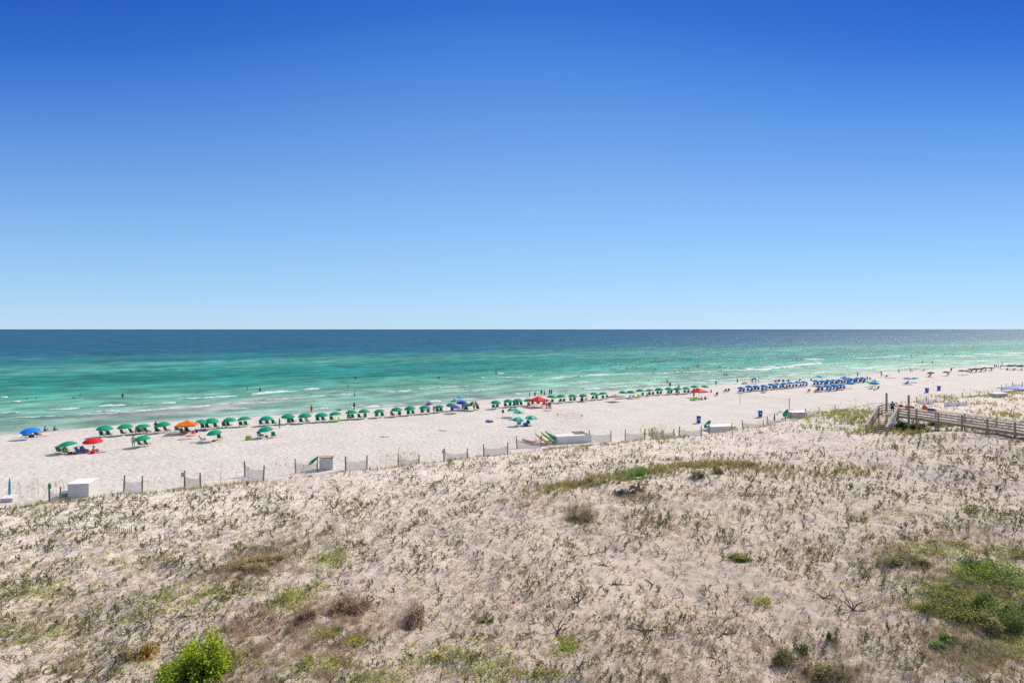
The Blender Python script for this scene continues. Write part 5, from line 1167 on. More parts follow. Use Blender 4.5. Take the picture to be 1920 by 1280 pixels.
YK = (mat('amber_kayak', (.72, .34, .06), .4, .15, 3), mat('yellow_kayak', (.8, .55, .12), .4, .1, 3)); GK = (mat('green_kayak', (.10, .42, .05), .4, .15, 3), mat('pale_green_kayak', (.35, .62, .3), .4, .1, 3)); DK = (mat('deep_green_kayak', (.02, .26, .07), .4, .15, 3), GK[1])
kayak(1018, 833, 3.1, R(-42), YK, 'amber yellow kayak leaning at the left end of the board pen', R(-25), R(20), .75); kayak(1028, 831, 3.1, R(-42), GK, 'bright green kayak right behind the amber one', R(-25), R(22), .8); kayak(1036, 829.5, 3.1, R(-42), DK, 'deep green kayak, rightmost against the board pen', R(-25), R(22), .85)
# --- boards, boats, floats
def board(px, py, L, w, rz, m, label, name='surfboard', cat='board', z=.05):
    p = at(px, py, z); b = MB(); vs = []; fs = []; n = 12
    for zz in (0, .07):
        for i in range(n + 1):
            t = i / n; ww = w / 2 * math.sin(PI * min(max(t, .015), .985)) ** .5
            vs += [((t - .5) * L, -ww, zz + .12 * (2 * t - 1) ** 4), ((t - .5) * L, ww, zz + .12 * (2 * t - 1) ** 4)]
    h = 2 * (n + 1)
    for i in range(n):
        a = 2 * i; fs += [(a + 2, a + 3, a + 1, a), (h + a, h + a + 1, h + a + 3, h + a + 2), (a, h + a, h + a + 2, a + 2), (a + 3, h + a + 3, h + a + 1, a + 1)]
    b.add(vs, fs, 0, True); o = b.obj(name, m, None, p, rz); tag(o, label, cat); return o
board(832, 807, 1.7, .62, R(22), WHITE, 'white board lying on open sand, right one of two')
board(723, 818.5, 1.55, .6, R(3), WHITE, 'white board lying on open sand, left one of two')
board(1670, 709, 3.4, .5, R(-12), CHAR, 'long dark board lying beside the dark chair on the right beach')
board(1662, 703.5, 4.0, .5, R(4), BEIGE, 'tan board lying near the water on the right beach')
p = at(918, 791); root = empty('inflatable_boat', p, R(-35), 'blue and white inflatable boat lying on the open sand', 'inflatable boat')
b = MB(); P = [(math.cos(a) * .62, math.sin(a) * .38, .17 + .05 * abs(math.cos(a))) for a in [2 * PI * k / 18 for k in range(19)]]; b.tube(P, .17, 10, cap=False); b.obj('tube', STEEL, root)
b = MB(); b.box((0, 0, .08), (.95, .5, .04)); b.obj('floor', LIGHT, root); b = MB(); b.tube([(.1, -.3, .25), (.1, .3, .25)], .1, 8); b.obj('seat', LIGHT, root)
p = at(627, 791.5); root = empty('inflatable_float', p, .3, 'bright lime green inflatable float under the thirteenth waterline umbrella', 'float')
b = MB(); b.tube([(-.8, 0, .15), (0, .05, .15), (.75, 0, .2)], [.12, .22, .15], 8); b.tube([(-.7, .35, .15), (.7, .35, .18)], .15, 8); b.obj('tube', LIMEP, root); b = MB(); b.ball((.75, .2, .6), .28, 8, 6, sc=(.6, 1, 1.2)); b.obj('headrest', LIMEP, root)
def float_ring(px, py, r, m, label, water=True, z=.08):
    x, y = pix(px, py, 0); p = Vector((x, y, z)) if water else at(px, py, .12); b = MB(); P = [(math.cos(a) * r, math.sin(a) * r * .9, 0) for a in [2 * PI * k / 16 for k in range(17)]]; b.tube(P, r * .3, 8, cap=False); o = b.obj('swim_ring', m, None, p); tag(o, label, 'swim ring')
float_ring(1431, 736.5, .5, PINK, 'pink swim ring on the sand below the left blue row', False); float_ring(636, 769, .4, GRN, 'green swim ring in the shallows behind the thirteenth umbrella'); float_ring(1301, 750.5, .7, LIMEP, 'lime green swim ring at the left under the right red tent', False)
float_ring(8, 745, .6, LIGHT, 'white swim ring with a swimmer at the far left of the sea'); float_ring(31, 753, .6, LIGHT, 'white swim ring, second one from the left in the sea')
for (x, y, m, sx, l, rz) in [(800, 777, BLU, 1.4, 'blue towel in front of the nineteenth waterline umbrella', .2), (347, 823, BEIGE, 1.9, 'beige towel on the sand in front of the orange tent', .5), (357, 817, PINK, 1.3, 'pale pink towel at the right in front of the orange tent', .6), (1702, 721.5, MAG, 3.4, 'magenta towel under the lavender umbrella', .1),
                             (78, 818, BEIGE, 1.6, 'tan towel right of the large bright blue umbrella', .5), (184, 848, LBLUE, 1.9, 'pale blue towel right of the red umbrella', .6), (1012, 764.5, BEIGE, 1.4, 'tan mat under the left red tent', .3)]:
    p = at(x, y, .04); b = MB(); n = 8; vs = []; fs = []
    for i in range(n):
        for j in range(3): xx = (i / (n - 1) - .5) * sx; yy = (j - 1) * .36; vs.append((xx, yy, rnd(-.015, .02)))
    for i in range(n - 1):
        for j in range(2): a = i * 3 + j; fs.append((a, a + 3, a + 4, a + 1))
    L = len(vs); b.add([(a, c, e + .03) for a, c, e in vs] + [(a, c, e - .08) for a, c, e in vs], fs + [tuple(i + L for i in f[::-1]) for f in fs]); o = b.obj('beach_towel', m, None, p, rz); tag(o, l, 'towel', 'towels spread on the beach')
def bag(px, py, d, m, label, cat='bag', name='beach_bag'):
    p = at(px, py); root = empty(name, p, rnd(-.5, .5), label, cat); x, y, z = d; b = MB(); vs = []
    for zz, s_ in ((-.05, .9), (z * .5, 1.05), (z, .85)):
        for k in range(8): a = 2 * PI * k / 8 + PI / 8; vs.append((x / 2 * s_ * math.cos(a) * 1.2, y / 2 * s_ * math.sin(a) * 1.2, zz))
    fs = [(i * 8 + k, i * 8 + (k + 1) % 8, i * 8 + 8 + (k + 1) % 8, i * 8 + 8 + k) for i in range(2) for k in range(8)] + [tuple(range(8))[::-1], tuple(16 + k for k in range(8))]
    b.add(vs, fs, 0, False); b.obj('bag_body', m, root); b = MB(); b.tube([(-x * .3, 0, z * .95), (-x * .2, 0, z * 1.35), (x * .2, 0, z * 1.35), (x * .3, 0, z * .95)], .02, 5); b.obj('handle', m, root)
def cooler(px, py, m, label, s=1.0, lid=LIGHT):
    p = at(px, py); root = empty('cooler', p, rnd(-.4, .4), label, 'cooler'); b = MB(); b.box((0, 0, .2 * s), (.62 * s, .4 * s, .44 * s)); b.obj('cooler_body', m, root); b = MB(); b.box((0, 0, .455 * s), (.65 * s, .43 * s, .065 * s)); b.obj('lid', lid, root)
    b = MB(); b.tube([(-.33 * s, 0, .35 * s), (-.36 * s, 0, .5 * s), (.36 * s, 0, .5 * s), (.33 * s, 0, .35 * s)], .015, 5); b.obj('handle', METAL, root)
bag(466, 824.5, (.8, .5, .62), mat('lime_bag', (.30, .42, .08), .8, .1, 5), 'lime green bag left of the set back green umbrella'); bag(401, 827.5, (.45, .3, .2), mat('brown_bag', (.17, .09, .07), .8, .2, 5), 'small brown bag by the pole of the umbrella right of the orange tent'); bag(500, 819.5, (.4, .3, .25), CHAR, 'small dark bag at the pole of the umbrella with the lime bag')
bag(363, 812, (.5, .35, .35), ORG, 'orange bag on the sand under the right side of the orange tent'); bag(368, 811, (.45, .35, .5), NAVY, 'navy bag beside the orange tent leg'); bag(183, 846, (.35, .3, .25), RED, 'small red bag near the seated person at the red umbrella')
bag(1735, 714, (.4, .25, .12), CHAR, 'dark bundle lying on open sand, leftmost of three on the right beach'); bag(1740, 713.6, (.4, .25, .12), CHAR, 'dark bundle lying on open sand, middle one of three on the right beach'); bag(1749, 717.5, (.4, .25, .12), CHAR, 'dark bundle lying on open sand, lowest of three on the right beach')
cooler(985.5, 799, BINB, 'blue cooler between the front green and aqua umbrellas', 1.25, BINB); cooler(141, 851, RED, 'small red cooler between the green and the red umbrella', .7); cooler(174, 850, RED, 'red cooler under the red umbrella', .8, RED); cooler(131, 851, CHAR, 'dark cooler in front of the green umbrella near the red one', .8)
cooler(385, 808, PURP, 'purple cooler right of the orange tent', .9); cooler(1640, 732, LIGHT, 'white cooler under the single blue umbrella', .8); cooler(59, 820, BLK, 'black cooler under the large bright blue umbrella', 1.0, BLK)
p = at(965, 1131); b = MB(); b.tube([(0, 0, .03), (.16, .02, .05)], .045, 8); o = b.obj('red_can', RED, None, p, 2.2); tag(o, 'red can lying in the brush at the lower centre', 'can')
# grey bench behind the third umbrella, red table
p = at(262, 812); root = empty('bench', p, SEA, 'grey wooden bench between the second and third waterline umbrellas', 'bench')
for k in range(3): b = MB(); b.box((0, -.3 - k * .02, .55 + k * .15), (1.3, .03, .12)); b.obj('back_slat', WOODG, root)
b = MB(); b.box((0, 0, .4), (1.3, .5, .05)); b.obj('seat', WOODG, root)
for s_ in (-1, 1): b = MB(); b.box((s_ * .55, 0, .17), (.06, .4, .4)); b.obj('leg', WOODG, root)
p = at(1029, 770); root = empty('folding_table', p, R(10), 'small red folding table with stools right of the left red tent', 'table')
b = MB(); b.box((0, 0, .62), (1.2, .7, .06)); b.obj('tabletop', RED, root)
for (x, y) in ((-.5, -.28), (.5, -.28), (-.5, .28), (.5, .28)): b = MB(); b.tube([(x, y, -.1), (x * .8, y, .6)], .02, 6); b.obj('leg', METAL, root)
# orange taped square
cor = [at(1045, 785), at(1061.5, 789), at(1091, 787.5), at(1074, 783.5)]; root = empty('taped_stakes', cor[0], 0, 'four wooden stakes with orange tape round a patch of sand', 'taped stakes')
for k, q in enumerate(cor):
    d = q - cor[0]; b = MB(); b.tube([(0, 0, -.2), (0, 0, 1.1)], .03, 6); b.obj('stake', PALE, root, d)
    if k in (0, 2): b = MB(); b.box((0, -.04, .85), (.26, .02, .34)); b.obj('notice', mat('amber_sign', (.72, .42, .08), .7, .1, 4), root, d)
TP = mat('orange_tape', (.95, .42, .25), .7, .1, 4)
for k in range(4):
    a = cor[k] - cor[0]; c = cor[(k + 1) % 4] - cor[0]; b = MB(); b.beam(a + Vector((0, 0, .9)), c + Vector((0, 0, .9)), .015, .04); b.beam(a + Vector((0, 0, .45)), c + Vector((0, 0, .45)), .015, .03); b.obj('tape', TP, root)
p = at(943, 782); root = empty('info_sign', p, 0, 'dark information board on a thin post on the open sand', 'sign'); b = MB(); b.tube([(0, 0, -.3), (0, 0, 1.2)], .02, 6); b.obj('post', METAL, root)
b = MB(); b.box((0, -.03, 1.15), (.42, .03, .62)); b.obj('sign_board', CHAR, root)
b = MB()
for k in range(5): b.box((0, -.05, 1.36 - k * .1), (.05, .012, .06))
b.obj('lettering', LIGHT, root)
# volleyball net
a = at(1387.6, 757); c = at(1480, 769); root = empty('volleyball_net', a, 0, 'thin volleyball net strung between two wooden poles', 'volleyball net')
for q, h, r_ in ((Vector((0, 0, 0)), 2.45, .05), (c - a, 2.55, .075)): b = MB(); b.tube([(0, 0, -.4), (0, 0, h)], r_, 8); b.obj('pole', WOOD, root, q)
d = c - a; L = math.hypot(d.x, d.y); n = 12; vs = []; fs = []
for k in range(n + 1): t = k / n; s_ = .12 * math.sin(PI * t); vs += [(L * t, 0, 2.3 - s_ + d.z * t), (L * t, 0, 2.27 - s_ + d.z * t)]
for k in range(n): fs.append((2 * k, 2 * k + 2, 2 * k + 3, 2 * k + 1))
b = MB(); b.tube([(L * k / n, 0, 2.32 - .12 * math.sin(PI * k / n) + d.z * k / n) for k in range(n + 1)], .014, 5); o = b.obj('top_cord', mat('net_cord', (.42, .38, .36), .8, .1, 3), root); o.rotation_euler = (0, 0, math.atan2(d.y, d.x))
vs = []
for k in range(n + 1): t = k / n; s_ = .12 * math.sin(PI * t); vs += [(L * t, 0, 2.3 - s_ + d.z * t), (L * t, 0, 1.65 - s_ + d.z * t)]
b = MB(); b.add(vs, fs); o = b.obj('net', net_mat('volleyball_netting', (.3, .3, .3), 8, 8, .035), root); o.rotation_euler = (0, 0, math.atan2(d.y, d.x))
# closed umbrellas
def closed(p, L, a, b_, m, label, r=.13):
    """furled umbrella: foot p, pole towards direction a, length L"""
    root = empty('closed_umbrella', p, 0, label, 'closed umbrella'); d = Vector(a).normalized()
    b = MB(); b.tube([d * -.25, d * L], .022, 6); b.obj('pole', PALE, root); b = MB(); P = [d * (L * t) for t in (b_, b_ + .12, .7, .93, .99)]; b.tube(P, [r * .55, r, r * .85, r * .5, .02], 9); b.obj('canopy', m, root); return root
closed(at(18, 934), 2.05, (.0, 0, 1), .15, TEAL, 'closed teal umbrella standing upright at the left edge', .11)
closed(at(566, 882), 2.6, (.72, .1, .62), .42, GRN, 'closed green umbrella leaning against the box with the open rim', .2)
closed(at(1452, 797), 1.9, (0, 0, 1), .38, DGRN, 'closed dark green umbrella standing upright in the fence gap', .13)
closed(at(1319, 805), 2.0, (.62, .1, .75), .2, GRN, 'closed green umbrella leaning on the long white storage box', .36)
closed(at(1468, 784), 2.0, (.52, .1, .85), .2, GRN, 'closed green umbrella leaning on the grey storage box', .38)
# low white cloth fence and sheets beyond the boardwalk
for (x0, y0, x1, y1, h, l) in [(1771, 762, 1812, 760, .8, 'low white cloth barrier in the dune beyond the boardwalk'), (1722, 757, 1750, 757, .6, 'white sheet strung low beyond the boardwalk people')]:
    a = at(x0, y0); c = at(x1, y1); d = c - a; L = d.length; root = empty('cloth_barrier', a, math.atan2(d.y, d.x), l, 'cloth barrier'); vs = []; fs = []; n = 10
    for k in range(n + 1): t = k / n; z = d.z * t; q = .05 * math.sin(t * 14); vs += [(L * t, q, z - .1), (L * t, q * .5, z + h - .12 * abs(math.sin(t * PI * 3)))]
    for k in range(n): fs.append((2 * k, 2 * k + 2, 2 * k + 3, 2 * k + 1))
    b = MB(); b.add(vs, fs); b.obj('cloth', LIGHT, root)
    for k in range(4): t = k / 3; b = MB(); b.tube([(L * t, 0, d.z * t - .3), (L * t, 0, d.z * t + h + .1)], .03, 6); b.obj('stake', POSTM, root)
# ------------------------------------------------------------------ boardwalk with stairs
DZ = 7.15
PALEW = mat('sunbleached_wood', (.56, .47, .38), .8, .2, 8, bump=.01)
Z3 = lambda p, z: Vector((p[0], p[1], z))
NL = (Vector((50.6, 71.2)), Vector((57.6, 51.2))); FL = (Vector((50.85, 75.2)), Vector((60.0, 50.6)))   # near and far edge of the walk
P1, P2, P5 = Vector((48.2, 74.8)), Vector((49.65, 73.15)), Vector((49.8, 76.3))
BW = empty('boardwalk', (50.5, 73, 5.3), 0, 'weathered wooden boardwalk with railings that crosses the right dune', 'boardwalk'); BO = Vector(BW.location)
def bw(b, name, m=WOODG, parent=None): o = b.obj(name, m, parent or BW, -BO if parent is None else None); return o
def planks(poly0, poly1, n):
    """deck boards between two edge lines"""
    b = MB()
    for k in range(n):
        t0, t1 = k / n, (k + .9) / n; a = poly0[0].lerp(poly0[1], t0); a1 = poly0[0].lerp(poly0[1], t1); c = poly1[0].lerp(poly1[1], t0); c1 = poly1[0].lerp(poly1[1], t1); z = DZ + (k % 3) * .002
        vs = [Z3(a, z), Z3(a1, z), Z3(c1, z), Z3(c, z)]; vs += [v - Vector((0, 0, .045)) for v in vs]; b.add(vs, [(0, 1, 2, 3), (7, 6, 5, 4), (0, 4, 5, 1), (1, 5, 6, 2), (2, 6, 7, 3), (3, 7, 4, 0)])
    return b
bw(planks((NL[0], NL[1]), (FL[0], FL[1]), 130), 'deck')
bw(planks((P1, P2), (P5, FL[0]), 12), 'landing'); 
b = MB(); vs = [Z3(P2, DZ - .003), Z3(NL[0], DZ - .003), Z3(FL[0], DZ - .003)]; vs += [v - Vector((0, 0, .04)) for v in vs]; b.add(vs, [(0, 1, 2), (5, 4, 3), (0, 3, 4, 1), (1, 4, 5, 2), (2, 5, 3, 0)]); bw(b, 'landing')
b = MB()
for e in (NL, FL): b.beam(Z3(e[0], DZ - .19), Z3(e[1], DZ - .19), .05, .24)
for (a, c) in ((P1, P5), (P5, FL[0]), (P2, NL[0])): b.beam(Z3(a, DZ - .19), Z3(c, DZ - .19), .05, .24)
bw(b, 'joist', WOOD)
def rails(a, c, z0=0, z1=0, ext_=0, cap_w=.15):
    a3, c3 = Z3(a, DZ + z0), Z3(c, DZ + z1); V_ = lambda z: Vector((0, 0, z))
    b = MB(); b.beam(a3 + V_(1.06), c3 + V_(1.06), cap_w, .045); bw(b, 'handrail', PALEW)
    for z in (.86, .56, .26): b = MB(); b.beam(a3 + V_(z), c3 + V_(z), .04, .13); bw(b, 'rail')
for e in (NL, FL): rails(*e)
rails(P1, P5); rails(P5, FL[0]); rails(P2, NL[0])
def bpost(p, top=DZ + 1.04, s_=.14, name='post'): g = hz(p.x, p.y) - .5; b = MB(); b.box((p.x, p.y, (g + top) / 2), (s_, s_, top - g)); bw(b, name, WOOD)
for e, off in ((NL, 0), (FL, .5)):
    n = 8
    for k in range(n): t = (k + off) / n; bpost(e[0].lerp(e[1], min(t, 1)))
for q in (P1, P2): bpost(q)
bpost(P5 + Vector((.35, -.1)), 9.65, .18, 'tall_post'); bpost(NL[0] + Vector((-.9, .1)), 9.95, .18, 'tall_post')
gd = Vector((-.75, -.66)).normalized(); RUN, DROP = 4.9, 1.95; NT = 11
ST = bw(MB().box((0, 0, 0), (.01, .01, .01)), 'stair') if False else None
b = MB()
for q in (P1, P2): e = q + gd * RUN; b.beam(Z3(q, DZ - .2), Z3(e, DZ - .2 - DROP), .05, .3)
stair = bw(b, 'stair', WOOD)
for k in range(NT):
    f = (k + .6) / NT; a = P1 + gd * RUN * f; c = P2 + gd * RUN * f; z = DZ - DROP * (k + 1) / NT + .02; b = MB(); b.beam(Z3(a, z), Z3(c, z), .29, .045); o = b.obj('tread', WOODG, stair)
for q in (P1, P2):
    e = q + gd * RUN; V_ = lambda z: Vector((0, 0, z))
    b = MB(); b.beam(Z3(q, DZ + 1.06), Z3(e, DZ - DROP + 1.0), .24, .06); b.obj('handrail', PALEW, stair)
    for z in (.82, .50, .2): b = MB(); b.beam(Z3(q, DZ + z), Z3(e, DZ - DROP + z), .04, .13); b.obj('rail', WOODG, stair)
    for f in (.5, 1): pz = q + gd * RUN * f; top = DZ - DROP * f + 1.0; g = hz(pz.x, pz.y) - .5; b = MB(); b.box((pz.x, pz.y, (g + top) / 2), (.14, .14, top - g)); b.obj('post', WOOD, stair)
# backs of two sign boards in front of the stairs
p = at(1675.5, 811.5); root = empty('sign_post', p, 0, 'grey post with the blank backs of two boards beside the boardwalk stairs', 'sign'); b = MB(); b.box((0, 0, .8), (.09, .09, 2.2)); b.obj('post', WOODG, root)
for s_ in (-1, 1): b = MB(); b.box((s_ * .17, .07, 1.5), (.3, .03, .72)); b.obj('sign_board', WHITE, root)
# things hung on the rails
def tx(edge, px):
    k = (px - 960) / F; a, d = edge[0], edge[1] - edge[0]; return (k * a.y - a.x) / (d.x - k * d.y)
def drape(px_t, edge, t, w, h, m, label, name='draped_towel', cat='towel', out=-.06):
    t = tx(edge, px_t); q = edge[0].lerp(edge[1], t); d = (edge[1] - edge[0]).normalized(); nrm = Vector((d.y, -d.x)); vs = []; n = 6
    for k in range(n):
        u = (k / (n - 1) - .5) * w; wob = .03 * math.sin(k * 2.1)
        for (o_, z) in ((.10 + wob, 1.09 - h), (.10, 1.09), (0, 1.125), (-.10, 1.09), (-.10 - wob, 1.09 - h * .7)): vs.append(Z3(q + d * u + nrm * o_, DZ + z))
    fs = [(i * 5 + j, i * 5 + j + 1, i * 5 + 6 + j, i * 5 + 5 + j) for i in range(n - 1) for j in range(4)]
    c0 = sum(vs, Vector()) / len(vs); b = MB(); b.add([v - c0 for v in vs], fs, 0, True); o = b.obj(name, m, None, c0); md = o.modifiers.new('thick', 'SOLIDIFY'); md.thickness = .03; tag(o, label, cat)
drape(1689.5, FL, .10, .4, .22, RED, 'small red cloth on the far boardwalk rail, nearest the man in blue')
drape(1701.5, FL, .25, .42, .45, mat('crimson_towel', (.5, .02, .03), .85, .15, 6), 'crimson towel on the far rail beside the second tall post'); drape(1709.5, FL, .30, .5, .25, mat('rust_towel', (.55, .13, .09), .85, .15, 6), 'rust red towel on the far rail right of the crimson one')
drape(1746, FL, .49, .8, .36, mat('navy_towel', (.03, .04, .14), .85, .3, 9), 'navy towel on the far boardwalk rail, right of the orange ring')
q = FL[0].lerp(FL[1], tx(FL, 1734)); b = MB(); P = [(.0, math.cos(a) * .22, math.sin(a) * .22) for a in [2 * PI * k / 16 for k in range(17)]]; b.tube(P, .075, 8, cap=False); b.ball((0, 0, 0), .17, 10, 6, sc=(.3, 1, 1)); o = b.obj('orange_ring', ORG, None, Z3(q, DZ + 1.15), .9); tag(o, 'round orange float hanging on the far boardwalk rail', 'float')
# ------------------------------------------------------------------ people standing, walking and bathing
q = P1.lerp(P2, .62) + Vector((.55, .5)); person('lean', Z3(q, DZ), R(150), 0, 'k', 'u', 1, 'man in bright blue shirt and black shorts at the head of the boardwalk stairs', scale=1.02)
standing('stand', 250, 838, 0, 'l', None, 1, rz=.6, label='woman with bare back and light blue bottoms beside a set back green umbrella')
standing('stand', 292, 809, 2, 'k', 'k', 0, label='person in black standing behind the fourth waterline umbrella')
standing('stand', 524, 803, 1, 'g', 'g', 2, label='person in green standing right of the ninth waterline umbrella')
standing('stand', 813.5, 774, 1, 'p', None, 0, label='slim person standing left of the twentieth waterline umbrella', scale=.9)
standing('stand', 867, 770, 1, 'b', 'u', 0, rz=2.5, label='person in blue wrap between the purple and yellow striped umbrellas', scale=.85); standing('stand', 889, 769, 1, 'k', None, 0, label='bare chested person under the yellow striped umbrella', scale=.95)
standing('stand', 1025, 766, 1, 'n', 'y', 0, label='person in yellow top by the red folding table', scale=.95); standing('stand', 1031, 768, 2, 'g', 'g', 0, label='person in dark green right behind the red folding table', scale=.95); standing('bend', 1028, 764, 1, 'n', 'n', 1, label='person in navy bending over behind the red folding table', scale=.9)
standing('stand', 1213, 746, 1, 'r', None, 0, label='person in red swimwear at the thirty-fourth waterline umbrella', scale=.8); standing('stand', 1301, 746, 0, 'r', 'l', 'hat', label='person in pale top and white hat under the right red tent', scale=1.0)
standing('ground', 1305, 750, 1, 'r', None, 0, label='person sitting on the sand at the left under the right red tent'); standing('ground', 1316, 750, 1, 's', 's', 1, label='person in grey blue sitting under the right red tent'); standing('ground', 1322, 749, 0, 'k', 'c', 2, label='person in dark top sitting at the right under the right red tent')
standing('walk', 1342.5, 724, 2, 'k', 'g', 0, rz=R(-60), label='person walking along the waterline right of the green umbrellas', scale=.95)
standing('stand', 1410.5, 719.5, 1, 's', 'c', 0, label='person in grey under the left of the pink and white umbrella', scale=1); standing('stand', 1417, 720, 1, 'k', 'm', 0, label='person in magenta under the pink and white umbrella', scale=1); standing('stand', 1422.5, 718.5, 0, 'p', 'o', 0, label='person in orange at the right under the pink and white umbrella', scale=1)
standing('stand', 1429, 735.5, 2, 'k', 'r', 0, label='person in red standing in front of the left blue row', scale=.8); standing('stand', 1438, 734, 1, 'b', None, 1, label='bare chested person standing in front of the left blue row', scale=.85)
standing('stand', 1608, 706, 2, 'k', 'k', 0, label='person in black standing at the water behind the right rear blue row', scale=.95); standing('stand', 1593.5, 707, 1, 'g', None, 0, label='small child at the water right of the blue pop up tent', scale=.65)
standing('stand', 1626, 715, 1, 's', 's', 0, label='person in grey blue right of the rear blue row', scale=1); standing('bend', 1631.5, 714.5, 1, 'o', None, 1, label='bare backed person bending forward right of the rear blue row', rz=2.3)
standing('stand', 1652.5, 707, 1, 'p', None, 0, label='person carrying a folded blue canopy on the right beach'); p = at(1652.5, 707); b = MB(); b.ball((0, 0, 1.75), .5, 8, 6, sc=(1.1, .6, .38)); o = b.obj('folded_canopy', BLU, None, p); tag(o, 'folded blue canopy held up by a person on the right beach', 'folded canopy')
standing('stand', 1685.3, 699, 1, 'k', None, 0, label='thin standing person at the waterline left of the one in red', scale=.9); standing('stand', 1707, 698, 1, 'k', 'r', 0, label='person in red and black at the waterline on the right beach'); standing('bend', 1710, 698, 1, 'k', None, 0, label='child bending at the waterline beside the person in red', scale=.7)
standing('ground', 1732.5, 695.5, 2, 'k', 'n', 0, label='person in navy crouching at the edge of the water on the right'); standing('stand', 1783.5, 697.5, 1, 'k', 'c', 0, label='person holding a dark board at the water on the right')
x, y = 0, 0; p = at(1783.5, 697.5); b = MB(); b.beam((-.3, 0, 1.35), (1.3, .1, 1.85), .45, .06); o = b.obj('body_board', CHAR, None, p); tag(o, 'dark board held by the person at the water on the right', 'board')
for (x, y, s1, s2, l) in [(1864.8, 690.5, 'k', 'c', 'leftmost of the four people walking at the far right waterline'), (1868, 690, 'n', 's', 'second from left of the four people at the far right waterline'), (1872, 690, 'n', 'w', 'third from left, in white, of the four people at the far right'), (1876, 692, 'p', None, 'rightmost of the four people walking at the far right waterline')]: standing('walk', x, y, 1, s1, s2, 0, rz=1.2, label=l, scale=1.0)
for (x, y, l, s1) in [(84, 809, 'child sitting at the water right of the large bright blue umbrella', 'n'), (102, 808, 'dark clothed person sitting at the water, second right of the blue umbrella', 'k')]: standing('ground', x, y, 1, s1, s1, 0, label=l, rz=-1)
standing('ground', 175, 848, 1, 'k', None, 0, rz=-1.2, label='person sitting on the sand with legs out, right of the red umbrella'); standing('ground', 60, 817, 0, 'w', 'w', 1, label='person in white sitting between the blue chairs at the far left'); standing('ground', 63, 814, 1, 'r', 'r', 0, label='person in red behind the blue chairs at the far left')
standing('ground', 1521, 714, 1, 'm', 'n', 0, label='person in magenta and navy sitting near the water left of the rear blue row'); standing('bend', 1499, 716.5, 1, 'k', 'k', 0, label='person in black behind the ninth umbrella of the left blue row', scale=.9); standing('ground', 870, 768, 1, 'k', None, 0, label='tanned person on the sand left of the yellow striped umbrella')
# bathers: x, row of the water surface at the body, kind, depth sunk, skin, shorts, shirt
BATH = [(6, 744.5, 's', 0), (14, 744, 's', 0), (30, 752, 's', 0), (51, 748.5, 's', 0), (67.5, 747.5, 's', 0), (136, 746.5, 's', 0), (139.5, 747.5, 's', 0), (150.5, 741.5, 's', 0), (230, 744.5, 'w', .7), (464, 731, 'w', .7), (487.5, 735.5, 'w', .35), (584, 773.5, 'w', .15), (651, 724.5, 's', 0), (653.5, 724.8, 's', 0),
        (664.5, 743, 'w', .45), (664, 768, 'w', .1), (666.3, 710.5, 'w', .8), (823, 711, 'w', .7), (930, 702, 'w', .3), (1008.5, 695.5, 's', 0), (1019, 695.5, 's', 0), (993, 744.3, 'w', .5), (1003, 742, 'w', .6), (1015, 739.5, 'w', .5), (1021, 740, 'w', .6), (1030.5, 741, 'w', .1), (1034, 738, 'w', .6),
        (1101, 692.3, 's', 0), (1105, 692.3, 's', 0), (1145, 692.2, 's', 0), (1150.5, 692.2, 's', 0), (1159, 690.3, 's', 0), (1175.5, 692, 'w', .8), (1173.5, 689.5, 's', 0), (1186, 689.3, 's', 0), (1193.5, 689.5, 's', 0), (1227.5, 696, 'w', .3), (1282.5, 693, 'w', .6), (1290, 693.5, 'w', .3), (1251, 718.5, 'w', .3), (1256.3, 724.5, 'w', .4), (1272.7, 727, 'w', .7),
        (1305.2, 689, 'w', .4), (1310, 689, 'w', .4), (1348.5, 686.3, 's', 0), (1352, 686.3, 's', 0), (1358, 703.8, 'w', .8), (1362.3, 704.2, 'w', .6), (1382.5, 718.5, 'w', .1), (1401, 676.6, 's', 0), (1404.4, 676.6, 's', 0), (1457, 674.8, 's', 0), (1487, 675.7, 's', 0), (1490.5, 675.5, 's', 0), (1494, 674.5, 'w', .7), (1502, 675.8, 's', 0), (1528, 686, 's', 0),
        (1709, 668.5, 'w', .4), (1719, 668, 'w', .5), (1734, 662.3, 's', 0), (1738, 662, 's', 0), (1769, 660, 's', 0), (1772, 665.4, 'w', .6), (1787, 666.6, 'w', .6), (1777, 668, 's', 0), (1722, 680.4, 's', 0), (1729.6, 679, 'w', .7), (1731, 681.2, 's', 0), (1748, 682, 'w', .5), (1852, 671, 's', 0), (1855.3, 671, 's', 0), (1849, 660.5, 's', 0), (1868, 656, 's', 0), (1871.5, 655.8, 's', 0), (1898.5, 666.3, 's', 0), (1871.5, 670, 's', 0), (1878.8, 683, 'w', .6)]
BATH.sort(key=lambda q: q[0])
cols_ = ['k', 'n', 'k', 'r', 'k', 's', 'k', 'n']
for i, (x, y, k, dp) in enumerate(BATH):
    X, Y = pix(x, y, 0); sk = (1, 1, 2, 1)[i % 4]; top = (None, cols_[i % 8])[(i * 7) % 3 > 0]
    n_ = nth(i + 1)
    if k == 's': person('swim', Vector((X, Y, .06)), rnd(0, 6), sk, cols_[i % 8], top, 0, f'swimmer with head above water, {n_} bather from the left in the sea', 'bathers in the sea')
    else: person(random.choice(('stand', 'walk', 'arms', 'stand')), Vector((X, Y, -dp)), rnd(0, 6), sk, cols_[i % 8], top, 0, f'bather standing in the sea, {n_} bather from the left in the sea', 'bathers in the sea', scale=1.05)
